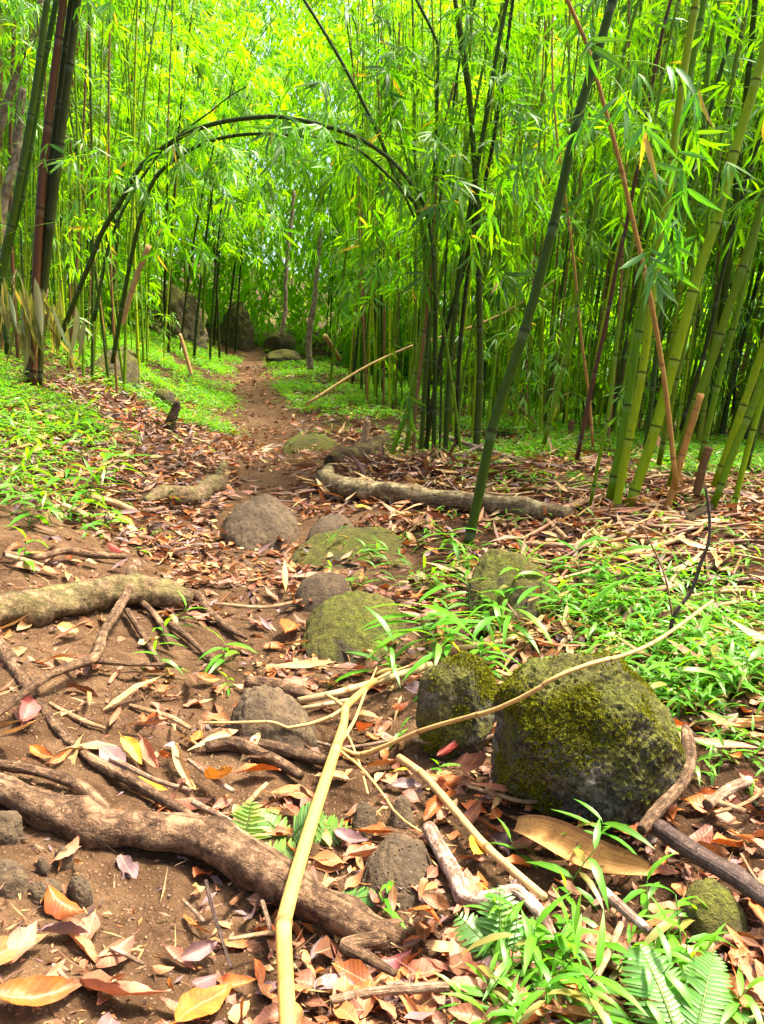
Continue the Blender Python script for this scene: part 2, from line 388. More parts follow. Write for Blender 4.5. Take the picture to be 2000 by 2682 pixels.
def m_rock(name, base, dark, moss, mosscol=((.04, .058, .006), (.20, .22, .014))):
    t = NT(name); geo = t.n('NewGeometry'); pos = geo.outputs['Position']
    n1 = t.noise(9, 8, pos, .65); n2 = t.noise(55, 6, pos, .7); n3 = t.noise(4.5, 6, pos, .6, .4); n4 = t.noise(150, 4, pos, .7)
    vo = t.n('TexVoronoi', {'Vector': pos, 'Scale': 85.0}).outputs['Distance']
    pit = t.ramp(vo, [(.05, (1, 1, 1)), (.22, (0, 0, 0))])
    c = t.ramp(n1, [(.3, dark), (.55, base), (.75, tuple(v * 1.6 for v in base))])
    c = t.mix(t.ramp(n2, [(.42, (0, 0, 0)), (.60, (.85, .85, .85))]), c, dark)
    c = t.mix(t.math('MULTIPLY', pit, .7), c, tuple(v * .3 for v in dark))
    c = t.mix(t.ramp(n4, [(.66, (0, 0, 0)), (.74, (.7, .7, .7))]), c, (.33, .33, .29))
    h = t.math('ADD', t.math('MULTIPLY', n2, 1.0), t.math('SUBTRACT', t.math('MULTIPLY', n4, .35), t.math('MULTIPLY', pit, .6)))
    if moss:
        up = t.n('SeparateXYZ', {0: geo.outputs['Normal']}).outputs[2]
        mk = t.math('ADD', t.math('MULTIPLY', up, .30), t.math('ADD', t.math('MULTIPLY', n3, 1.3), t.math('MULTIPLY', n2, .55)))
        lo = 1.30 - .44 * moss
        mk = t.ramp(mk, [(min(.99, lo - .0), (0, 0, 0)), (min(1, lo + .10), (1, 1, 1))]) if False else t.math('MULTIPLY_ADD', mk, 7.0, -7.0 * lo, clamp=True)
        mc = t.ramp(n4, [(.32, mosscol[0]), (.5, tuple((a + b) / 2 for a, b in zip(*mosscol))), (.68, mosscol[1])])
        mc = t.mix(t.ramp(n1, [(.36, (0, 0, 0)), (.62, (.75, .75, .75))]), mc, (.13, .095, .020))
        mc = t.mix(t.ramp(n2, [(.40, (0, 0, 0)), (.60, (.7, .7, .7))]), mc, (.035, .03, .010))
        c = t.mix(t.math('MULTIPLY', mk, .92), c, mc)
        h = t.math('ADD', h, t.math('MULTIPLY', mk, t.math('MULTIPLY', n4, 1.1)))
    return t.finish(t.principled(c, .88, t.bump(h, .9, .010), .2))
def m_soil():
    t = NT('forest_soil'); geo = t.n('NewGeometry'); pos = geo.outputs['Position']
    n1 = t.noise(3.0, 6, pos, .6); n2 = t.noise(38, 8, pos, .7); n3 = t.noise(160, 4, pos, .7); n5 = t.noise(14, 5, pos)
    vo = t.n('TexVoronoi', {'Vector': pos, 'Scale': 120.0}); vd = vo.outputs['Distance']; vc = t.n('SeparateColor', {0: vo.outputs['Color']}).outputs[0]
    c = t.ramp(n1, [(.3, (.062, .031, .012)), (.52, (.118, .064, .029)), (.75, (.21, .122, .058))])
    hum = t.n('SeparateColor', {0: t.attr('col').outputs['Color']}).outputs[0]
    hum = t.math('MULTIPLY', hum, t.ramp(n5, [(.30, (.6, .6, .6)), (.6, (1, 1, 1))]))
    c = t.mix(t.ramp(n2, [(.40, (0, 0, 0)), (.65, (.75, .75, .75))]), c, (.055, .026, .012))
    c = t.mix(t.ramp(n5, [(.5, (0, 0, 0)), (.7, (.6, .6, .6))]), c, (.21, .12, .058))
    crumb = t.math('MULTIPLY', t.ramp(vd, [(.25, (1, 1, 1)), (.45, (0, 0, 0))]), t.math('GREATER_THAN', vc, .72))
    c = t.mix(t.math('MULTIPLY', crumb, .5), c, (.34, .21, .12))
    c = t.mix(t.ramp(n3, [(.62, (0, 0, 0)), (.74, (.5, .5, .5))]), c, (.44, .33, .22))
    c = t.mix(t.math('MULTIPLY', hum, .85), c, t.mix(1., c, (.30, .24, .20), 'MULTIPLY'))
    h = t.math('ADD', t.math('MULTIPLY', n2, 1.3), t.math('ADD', t.math('MULTIPLY', n3, .5), t.math('MULTIPLY', crumb, .35)))
    return t.finish(t.principled(c, .95, t.bump(h, 1.0, .018), .1))

M = {}
M['leaf'] = m_leaf('bamboo_leaf')
M['grass'] = m_leaf('seedling_leaf', .45, (2.5, 2.0, .5), .03)
M['dry'] = m_dry('dry_leaf', True); M['litter'] = m_dry('litter_leaf', False)
M['culm'] = m_culm(); M['cane'] = m_culm('dry_cane', True); M['thicket'] = m_culm('thicket_skin', False, True)
M['root'] = m_bark('root_bark', (.035, .018, .009), (.115, .062, .029), (.25, .150, .078), 0, .6, .85, 15)
M['rootmoss'] = m_bark('mossy_root_bark', (.038, .022, .011), (.115, .070, .032), (.24, .155, .080), .4, .4, .85, 15)
M['birch'] = m_bark('white_birch_bark', (.12, .06, .03), (.34, .22, .15), (.60, .50, .40), 0, .8, .8, 14)
M['log'] = m_bark('log_bark', (.05, .032, .016), (.165, .11, .05), (.34, .27, .14), .2, .7)
M['rotten'] = m_bark('rotten_wood', (.012, .008, .005), (.045, .022, .012), (.12, .065, .03), .25, .2, .95, 12)
M['dark'] = m_bark('dark_wood', (.03, .018, .014), (.085, .05, .035), (.18, .12, .09), 0, .3, .6, 1.2)
M['pale'] = m_bark('pale_wood', (.10, .05, .025), (.27, .17, .095), (.48, .36, .24), 0, .6, .8, 10)
M['tan'] = m_bark('tan_twig', (.16, .085, .035), (.36, .215, .10), (.55, .38, .21), 0, .4, .8, 5)
M['tree'] = m_bark('pale_tree_bark', (.07, .045, .025), (.20, .135, .085), (.36, .27, .18), .2, .5)
M['rock'] = m_rock('basalt', (.105, .070, .036), (.050, .033, .018), 0.0)
M['rockmoss'] = m_rock('mossy_basalt', (.090, .068, .034), (.034, .026, .013), .70)
M['rockvmoss'] = m_rock('thick_moss_basalt', (.135, .122, .090), (.024, .021, .014), .92)
M['rockfar'] = m_rock('dark_basalt', (.13, .10, .055), (.05, .04, .02), .75)
M['soil'] = m_soil()
def m_sheath():
    t = NT('sheath_fibre'); a = t.n('ObjectInfo').outputs['Color']; luv = t.attr('luv').outputs['Vector']; x = t.n('SeparateXYZ', {0: luv}); pos = t.n('NewGeometry').outputs['Position']
    v = t.n('CombineXYZ', {0: t.math('MULTIPLY', x.outputs[0], 26.0), 1: t.math('MULTIPLY', x.outputs[1], 3.0), 2: 0.0}).outputs[0]; n1 = t.noise(1.0, 6, v, .6); n2 = t.noise(16, 5, pos); n3 = t.noise(120, 3, pos)
    c = t.mix(t.ramp(n1, [(.35, (0, 0, 0)), (.65, (.8, .8, .8))]), a, t.mix(1., a, (.45, .38, .3), 'MULTIPLY')); c = t.mix(t.ramp(n2, [(.45, (0, 0, 0)), (.65, (.7, .7, .7))]), c, t.mix(1., a, (1.35, 1.5, 1.5), 'MULTIPLY')); c = t.mix(t.ramp(n3, [(.6, (0, 0, 0)), (.7, (.7, .7, .7))]), c, (.05, .03, .015))
    c = t.mix(t.math('MULTIPLY', t.math('GREATER_THAN', t.math('ABSOLUTE', x.outputs[0]), .88), .6), c, (.10, .045, .02))
    return t.finish(t.principled(c, .65, t.bump(t.math('ADD', n1, n2), .5, .006), .2))
M['sheath'] = m_sheath()
# ------------------------------------------------------------------ terrain mesh: earth and the trodden path are two sheets of one surface
def build_ground():
    ys = np.concatenate([np.arange(-3, 0.7, .15), 0.7 + np.cumsum(np.geomspace(.009, .012, 60)), []])
    y = ys[-1]; L = list(ys)
    while y < 60: y += max(.010, .0075 * y ** 1.25); L.append(y)
    ys = np.array(L)
    us = np.sign(np.linspace(-1, 1, 341)) * np.abs(np.linspace(-1, 1, 341)) ** 1.5
    yy = np.repeat(ys[:, None], len(us), 1)
    half = np.maximum(2.0, 0.95 * yy + 1.1) + np.where(yy > 12, (yy - 12) * .5, 0)
    xx = us[None, :] * half
    z = H(xx, yy)
    near = np.clip(1 - yy / 8, 0, 1)
    z = z + near * (.015 * fbm2(xx * 22, yy * 22, 21, 3) + .005 * fbm2(xx * 70, yy * 70, 23, 2))
    V = np.stack([xx, yy, z], -1).reshape(-1, 3); n, m = len(ys), len(us)
    i = np.arange(n - 1)[:, None]; j = np.arange(m - 1)[None, :]
    Q = np.stack([i * m + j, i * m + j + 1, (i + 1) * m + j + 1, (i + 1) * m + j], -1).reshape(-1, 4)
    c = V[Q].mean(1)
    dx = np.abs(c[:, 0] - path_x(c[:, 1])) + .16 * fbm2(c[:, 0] * 3, c[:, 1] * 3, 31, 3)
    onp = (dx < np.interp(c[:, 1], [0, 2, 5, 9, 14], [.55, .42, .36, .33, .28])) & (c[:, 1] < 14.5) & (c[:, 1] > -1)
    for nm, msk, lab in (('ground', ~onp, 'brown forest earth rising into the bamboo'), ('path', onp, 'trodden dirt footpath climbing through the bamboo')):
        mb = MB(); f = Q[msk]; used, inv = np.unique(f, return_inverse=True)
        q = V[used]; dq = q[:, 0] - path_x(q[:, 1]); nq = .25 * fbm2(q[:, 0] * 4, q[:, 1] * 4, 41, 3)
        hm = np.clip(np.maximum(sstep(.28, .65, dq + nq), sstep(.30, .6, -dq + nq) * sstep(2.9, 4.2, q[:, 1])), 0, 1)
        hm = np.maximum(hm, 1.1 * np.exp(-(((q[:, 0] - .2) / .6) ** 2 + ((q[:, 1] - 4.6) / .5) ** 2)).clip(0, .9))
        mb.add(q, inv.reshape(f.shape), np.repeat(hm[:, None], 3, 1)); o = mb.build(nm, M['soil']); tag(o, lab, nm, None, 'structure')
build_ground()

# ------------------------------------------------------------------ rocks
def ico(sub):
    import bmesh
    bm = bmesh.new(); bmesh.ops.create_icosphere(bm, subdivisions=sub, radius=1)
    V = np.array([v.co[:] for v in bm.verts]); Fc = np.array([[v.index for v in f.verts] for f in bm.faces]); bm.free(); return V, Fc
_ICO = {k: ico(k) for k in (3, 4, 5, 6, 7)}
def rock(px0, py0, px1, py1, label, mat='rock', sub=5, seed=0, sink=.25, flat=.8, facets=9, rough=.10, group=None, yoff=0.0, name='rock', deep=None, cuts=(), rot=None, cat='rock', backfrac=.9, micro=0.0):
    """Boulder that fills a pixel box and sits in the ground; sized in metres from the ground distance below it."""
    cx = (px0 + px1) / 2; g = hit(cx, py1); w0 = (px1 - px0) / F * depth(g) / 2
    Y = (deep if deep else g[1]) + w0 * backfrac + yoff
    c = at(cx, (py0 + py1) / 2, Y); d = depth(c)
    a = (px1 - px0) / F * d / 2; hh = (py1 - py0) / F * d / 2 * 1.02
    top = c[2] + hh; gz = float(H(c[0], c[1])); bot = min(c[2] - hh, gz) - sink * 2.2 * hh
    hz = (top - bot) / 2; cz = (top + bot) / 2; tt = min(.8, max(0., (c[2] - hh - cz) / hz)); a = a / math.sqrt(1 - tt * tt)
    V, Fc = _ICO[sub]; V = V.copy(); rg = np.random.default_rng(seed + 500)
    for k in range(facets):
        nrm = norm(rg.normal(0, 1, 3) * np.array([1, 1, .8])); lim = rg.uniform(flat - .1, flat + .12)
        s = V @ nrm; over = np.clip(s - lim, 0, None); V = V - nrm[None] * (over * .88)[:, None]
    for nrm, lim in cuts:
        nrm = norm(np.array(nrm, float)); s = V @ nrm; V = V - nrm[None] * (np.clip(s - lim, 0, None) * .94)[:, None]
    V = V / np.abs(V).max(0)
    n = norm(V)
    V = V + n * (rough * fbm3(V * 1.7 + seed * 5.1, seed, 4) * 1.3 + rough * .55 * fbm3(V * 6 + seed, seed + 3, 4) + (rough * .35 * fbm3(V * 18 + seed, seed + 7, 3) if sub > 4 else 0) + (micro * np.abs(fbm3(V * 34 + seed, seed + 8, 3)) if micro else 0))[:, None]
    V = V / np.abs(V).max(0)
    if sink >= 1: V[:, 2] = np.where(V[:, 2] > 0, np.abs(V[:, 2]) ** .55, V[:, 2]) + .55 * V[:, 1]; V[:, 2] /= V[:, 2].max(); V[:, 1] *= 1.15
    if rot:
        ca, sa = math.cos(rot), math.sin(rot); V = V @ np.array([[ca, sa, 0], [-sa, ca, 0], [0, 0, 1]]); V = V / np.abs(V).max(0)
    V = V * np.array([a, a * backfrac, hz]) + np.array([c[0], c[1], cz])
    mb = MB(); mb.add(V, Fc); o = mb.build(name, M[mat], None, (c[0], c[1], gz)); tag(o, label, cat, group)
    o['_'] = 0; del o['_']
    return o, V, Fc

big, BV, BF = rock(1260, 1686, 1792, 2178, 'biggest boulder, moss topped grey basalt with a dark undercut left face', 'rockvmoss', 7, 41, .15, .97, 4, .10, name='boulder', cat='boulder',
    cuts=(((-1, -.2, .05), .80), ((.66, -.2, .72), .80), ((-.15, -.1, 1), .80), ((-.55, -.55, -.62), .66)), backfrac=.85, micro=-.10)
def add_moss(o, V, Fc, n, lo, seed, hgt=.010):
    """Short moss shoots standing on the upper faces, in patches."""
    rg = np.random.default_rng(seed); tri = V[Fc]; nr = norm(np.cross(tri[:, 1] - tri[:, 0], tri[:, 2] - tri[:, 0])); c = tri.mean(1)
    s = nr[:, 2] * .38 + fbm3(c * 4.5, seed, 4) * 1.1 + fbm3(c * 16, seed + 2, 3) * .9 + .25
    w = np.clip((s - lo) * 4, 0, 1) * np.linalg.norm(np.cross(tri[:, 1] - tri[:, 0], tri[:, 2] - tri[:, 0]), axis=1)
    k = rg.choice(len(c), n, p=w / w.sum()); b = rg.dirichlet((1, 1, 1), n); P = (tri[k] * b[:, :, None]).sum(1)
    D = norm(nr[k] + rg.normal(0, .55, (n, 3))); t = rg.uniform(0, 1, (n, 1))
    col = (np.array([.030, .040, .005]) * (1 - t) + np.array([.27, .26, .012]) * t)
    mb = MB(); N = norm(rg.normal(0, 1, (n, 3))); h = hgt * rg.uniform(.5, 1.3, n)
    S = norm(np.cross(D, N)) * (h * .28)[:, None]
    VV = np.stack([P - S - D * (h * .2)[:, None], P + S - D * (h * .2)[:, None], P + D * h[:, None]], 1).reshape(-1, 3)
    mb.add(VV, np.arange(3 * n).reshape(-1, 3), np.repeat(col, 3, 0)); mb.build('moss', M['moss'], o)
t = NT('moss_shoots'); a = t.attr('col').outputs['Color']
M['moss'] = t.finish(t.n('MixShader', {0: .3, 1: t.n('BsdfDiffuse', {'Color': a}).outputs[0], 2: t.n('BsdfTranslucent', {'Color': a}).outputs[0]}).outputs[0])
add_moss(big, BV, BF, 30000, .50, 4, .0055)
o, V_, F_ = rock(1088, 1698, 1310, 1985, 'bright green mossy rock leaning against the left face of the biggest boulder', 'rockvmoss', 6, 8, .15, .8, 8, .08, yoff=.02, cuts=(((.1, -1, .3), .8),), micro=-.08); add_moss(o, V_, F_, 16000, .22, 9, .0055)
rock(783, 1570, 1082, 1735, 'low rounded rock with yellow moss flecks beside the large bamboo sprout', 'rockmoss', 6, 12, 1.7, .90, 4, .11)
rock(768, 1506, 928, 1603, 'small grey brown rock just behind the yellow flecked rounded rock', 'rock', 5, 13, 1.7, .90, 4, .11)
rock(742, 1402, 1135, 1515, 'long low moss covered slab with grass sprouting along its front', 'rockmoss', 6, 14, 1.7, .90, 4, .11)
rock(562, 1303, 792, 1436, 'smooth brown stone lying on the path beside the gnarled root', 'rock', 6, 15, 1.7, .90, 4, .11)
rock(795, 1352, 950, 1432, 'flat dark brown stone on the path behind the long mossy slab', 'rock', 5, 16, 1.7, .90, 4, .11)
rock(1212, 1455, 1455, 1645, 'greenish round rock half hidden by sprouts below the leaning front bamboo', 'rockmoss', 6, 17, 1.7, .90, 4, .11)
rock(733, 1140, 895, 1190, 'flat mossy stone on the path left of the hollow log', 'rockmoss', 5, 18, 1.7, .90, 4, .11)
rock(598, 1812, 850, 1985, 'smooth tan brown stone half buried in the dirt beside the dry cane top', 'rock', 6, 19, 1.7, .90, 4, .11, rot=.5)
rock(935, 2225, 1152, 2360, 'smooth grey stone among leaves behind the big foreground root', 'rock', 6, 20, 1.7, .90, 4, .11)
rock(915, 2108, 992, 2172, 'small pitted grey stone between fallen leaves, left one of two', 'rock', 5, 21, 1.7, .90, 4, .13)
rock(1018, 2092, 1092, 2160, 'small pitted grey stone between fallen leaves, right one of two', 'rock', 5, 22, 1.7, .90, 4, .13)
for b, l, sd in (((-62, 2072, 60, 2195), 'dark rounded stone at left picture edge tucked under the big root', 31), ((-50, 2205, 70, 2332), 'pitted dark stone at left picture edge below the rounded one', 32),
             ((138, 2188, 194, 2262), 'small egg shaped stone touching the underside of the big root', 33), ((68, 2283, 164, 2342), 'brown pebble lying left of the split pebble above the orange leaf', 34),
             ((174, 2258, 240, 2338), 'brown pebble standing right behind the orange leaf', 35), ((94, 2222, 128, 2278), 'tiny brown pebble between the pitted stone and the egg shaped stone', 36)):
    b = (b[0], b[1] + .38 * (b[3] - b[1]), b[2], b[3]); rock(*b, l, 'rock', 5, sd, .9, .90, 4, .13, cat='stone', name='stone')
rock(1785, 2335, 1965, 2465, 'dark mossy stone under the thick dark stick near the fern', 'rockmoss', 5, 24, 1.7, .90, 4, .11)
rock(205, 905, 360, 1000, 'flat grey rock bedded in the grassy left bank', 'rockfar', 5, 25, 1.7, .90, 4, .11, rot=-.4)
rock(398, 1018, 462, 1068, 'small grey rock in the left bank above the dark stump', 'rockfar', 5, 26, .3, .8, 8, .08)
rock(560, 775, 668, 935, 'tall dark boulder standing at the left path edge in the distance', 'rockfar', 6, 58, .3, .60, 14, .16, name='boulder', cat='boulder', backfrac=.7, yoff=1.1)
rock(688, 868, 778, 940, 'grey boulder with a grassy top where the path ends', 'rockmoss', 5, 28, .1, .82, 8, .08, yoff=1.2, name='boulder', cat='boulder')
rock(695, 915, 795, 962, 'pale mossy boulder in front of the grassy topped one at path end', 'rockmoss', 5, 29, .2, .8, 8, .08, name='boulder', cat='boulder')
rock(330, 750, 545, 905, 'broad dark mossy outcrop behind the bamboo on the left bank', 'rockfar', 6, 30, .6, .74, 12, .2, name='outcrop', cat='rock', yoff=1.3)
# ------------------------------------------------------------------ roots, logs, sticks and canes: traced centre lines with half widths (photo px), laid on the ground
def lay(pts, sit=.55, lift=0.0):
    P = []; R = []
    for q in pts:
        px, py, h = q[:3]; g = hit(px, py + h * sit); lf = (q[3] if len(q) > 3 else 0) + lift
        Y = g[1]; c = at(px, py, Y); dd = depth(c); r = h / F * dd
        if lf: c = CAM + (c - CAM) * (1 - lf / max(.2, (CAM[2] - g[2])))
        r = h / F * depth(c); P.append(c); R.append(r)
    P = np.array(P); R = np.array(R)
    if len(P) > 4:
        y = P[:, 1].copy(); y[1:-1] = .25 * y[:-2] + .5 * y[1:-1] + .25 * y[2:]
        for k in range(len(P)): P[k] = CAM + (P[k] - CAM) * (y[k] / P[k, 1])
    return P, R
def limb(name, pts, label, cat, mat, rough=.18, sides=14, rs=9, wob=0.0, knots=0, group=None, seed=0, parent=None, lift=0.0, sit=.55):
    P, R = lay(pts, sit, lift); mb = MB(); tube(mb, P, R, sides, None, rough, rs, seed, wob=wob, knots=knots)
    o = mb.build(name, M[mat], parent, tuple(P[len(P) // 2]))
    if parent is None: tag(o, label, cat, group)
    elif label: o['label'] = label
    return o
ra = limb('tree_root', [(-70, 2035, 29), (30, 2078, 33), (150, 2132, 44), (270, 2160, 47), (400, 2170, 48), (520, 2192, 50), (620, 2236, 50), (720, 2292, 49), (800, 2346, 46), (900, 2404, 44), (980, 2446, 38, -.015), (1060, 2478, 24, -.05)], 'thickest root, bark speckled brown, crossing the foreground under the long yellow cane', 'root', 'root', .17, 40, 9, .016, 44, seed=1)
limb('rootlet', [(1010, 2455, 22), (900, 2475, 18), (960, 2506, 18), (1035, 2550, 9)], None, None, 'root', .16, 14, 9, seed=2, parent=ra)
limb('tree_root', [(-30, 2000, 13), (80, 2015, 14), (170, 2042, 15), (230, 2075, 15), (285, 2125, 12)], 'thin brown root running just above the thickest root at left', 'root', 'root', .16, 14, 12, .006, 4, seed=3)
limb('tree_root', [(98, 1838, 10), (157, 1912, 14), (212, 1965, 12), (245, 1988, 14), (300, 2022, 15), (380, 2065, 16), (440, 2100, 15), (500, 2135, 11)], 'straight brown root ending at the pile of dry leaves above the thickest root', 'root', 'root', .16, 14, 12, .006, 5, seed=4)
rb = limb('tree_root', [(-80, 1635, 42), (0, 1600, 38), (80, 1588, 39), (170, 1572, 40), (290, 1548, 36), (380, 1548, 35), (450, 1562, 32), (500, 1580, 20)], 'thick smooth root with a mossy knuckle crossing the left slope', 'root', 'rootmoss', .16, 32, 9, .014, 24, seed=5)
limb('rootlet', [(470, 1552, 18), (520, 1562, 14), (545, 1600, 13), (590, 1640, 11), (645, 1672, 5)], None, None, 'root', .16, 12, 12, .004, seed=6, parent=rb)
limb('rootlet', [(360, 1566, 9), (411, 1617, 9), (450, 1690, 7)], None, None, 'root', .16, 10, 12, .004, seed=7, parent=rb)
limb('rootlet', [(331, 1600, 9), (382, 1676, 9), (424, 1752, 6)], None, None, 'root', .16, 10, 12, .004, seed=8, parent=rb)
limb('rootlet', [(445, 1634, 11), (480, 1660, 10), (512, 1688, 8), (560, 1740, 4)], None, None, 'root', .16, 10, 12, .004, seed=9, parent=rb)
rc = limb('tree_root', [(346, 1492, 13), (338, 1532, 12), (314, 1591, 12), (271, 1659, 12), (250, 1718, 14), (187, 1744, 14), (127, 1769, 13), (85, 1795, 13), (0, 1865, 11), (-40, 1895, 10)], 'slender forked root hanging over the mossy knuckled root', 'root', 'root', .15, 12, 10, .006, 5, seed=10, lift=.03)
limb('rootlet', [(250, 1730, 9), (339, 1740, 6), (416, 1742, 6), (475, 1746, 5)], None, None, 'root', .15, 8, 12, .004, seed=11, parent=rc, lift=.02)
limb('tree_root', [(-30, 1660, 20), (0, 1697, 20), (42, 1752, 22), (75, 1798, 20), (95, 1830, 12)], 'pinkish brown root at the left picture edge meeting the forked root', 'root', 'root', .14, 14, 10, seed=12)
limb('tree_root', [(376, 1315, 12), (424, 1296, 20), (467, 1298, 26), (509, 1303, 27), (551, 1276, 26), (577, 1270, 19), (572, 1239, 13), (587, 1218, 13), (585, 1192, 8)], 'gnarled twisting root with a raised tip on the left path edge', 'root', 'rootmoss', .25, 18, 12, .012, 12, seed=13)
limb('tree_root', [(645, 1785, 18), (726, 1798, 20), (800, 1820, 15), (830, 1830, 8)], 'short brown root crossing the path before the tan brown stone', 'root', 'root', .15, 14, 9, seed=14)
limb('tree_root', [(539, 1956, 14), (615, 1946, 18), (679, 1972, 17), (735, 1998, 17), (790, 2032, 13)], 'brown root curving under the tan brown stone, lower of the two', 'root', 'root', .15, 14, 9, .005, 3, seed=15)
limb('tree_root', [(630, 1938, 13), (735, 1962, 18), (820, 1985, 18), (870, 1998, 13)], 'brown root beside the tan brown stone, the upper one ending at the cane', 'root', 'root', .15, 14, 9, .005, 3, seed=16)
limb('tree_root', [(500, 1907, 6), (450, 1880, 7), (390, 1862, 7), (339, 1847, 5)], 'thin reddish rootlet across bare soil on the left slope', 'root', 'tan', .15, 8, 12, .004, seed=17)
limb('tree_root', [(131, 1840, 5), (208, 1882, 7), (276, 1905, 4)], 'thin pale rootlet just below the forked root', 'root', 'tan', .15, 8, 12, .004, seed=18)
# fallen logs in the middle
limb('fallen_log', [(862, 1232, 14), (858, 1254, 21), (880, 1270, 25), (947, 1280, 26), (1032, 1292, 25), (1117, 1301, 24), (1201, 1310, 24), (1286, 1319, 23), (1350, 1325, 23), (1420, 1336, 21), (1495, 1347, 18)], 'long pale fallen log with lichen lying across the clearing', 'log', 'log', .12, 24, 8, .012, 18, seed=20, lift=.02)
limb('fallen_log', [(862, 1214, 26), (895, 1205, 27), (955, 1182, 24), (1032, 1146, 17), (1117, 1110, 13), (1170, 1092, 9)], 'dark rotten log with a ragged end lying under the central bamboo clump', 'log', 'rotten', .35, 20, 10, .012, 12, seed=21)
def post(name, x0, y0, x1, y1, h, label, cat, mat, Y=None, rough=.1, culm=None, r1=None):
    Yb = (hit(x0, y0)[1] if Y is None else Y); a = at(x0, y0, Yb); a[2] -= .04; b = at(x1, y1, Yb); r = h / F * depth(a); mb = MB()
    if culm: culm_tube(mb, [a, (a + b) / 2 + rng.normal(0, .004, 3), b], r, r * .95, culm, 12)
    else: tube(mb, [a, (a + b) / 2 + rng.normal(0, .006, 3), b], [r, r, r * (r1 or .85)], 12, None, rough, 10, int(x0))
    return tag(mb.build(name, M[mat], None, tuple(a)), label, cat)
post('stump', 946, 1180, 962, 1100, 10, 'short orange brown stick standing beside the rotten log', 'stump', 'tan')
st = post('stump', 440, 1130, 466, 1050, 14, 'dark jagged stump on the left bank above the gnarled root', 'stump', 'rotten', rough=.4, r1=.35)
limb('dead_stick', [(1159, 1141, 6), (1250, 1172, 6), (1350, 1203, 6)], 'straight grey dead stick on the grass right of the central clump', 'stick', 'pale', .08, 8, lift=.03)
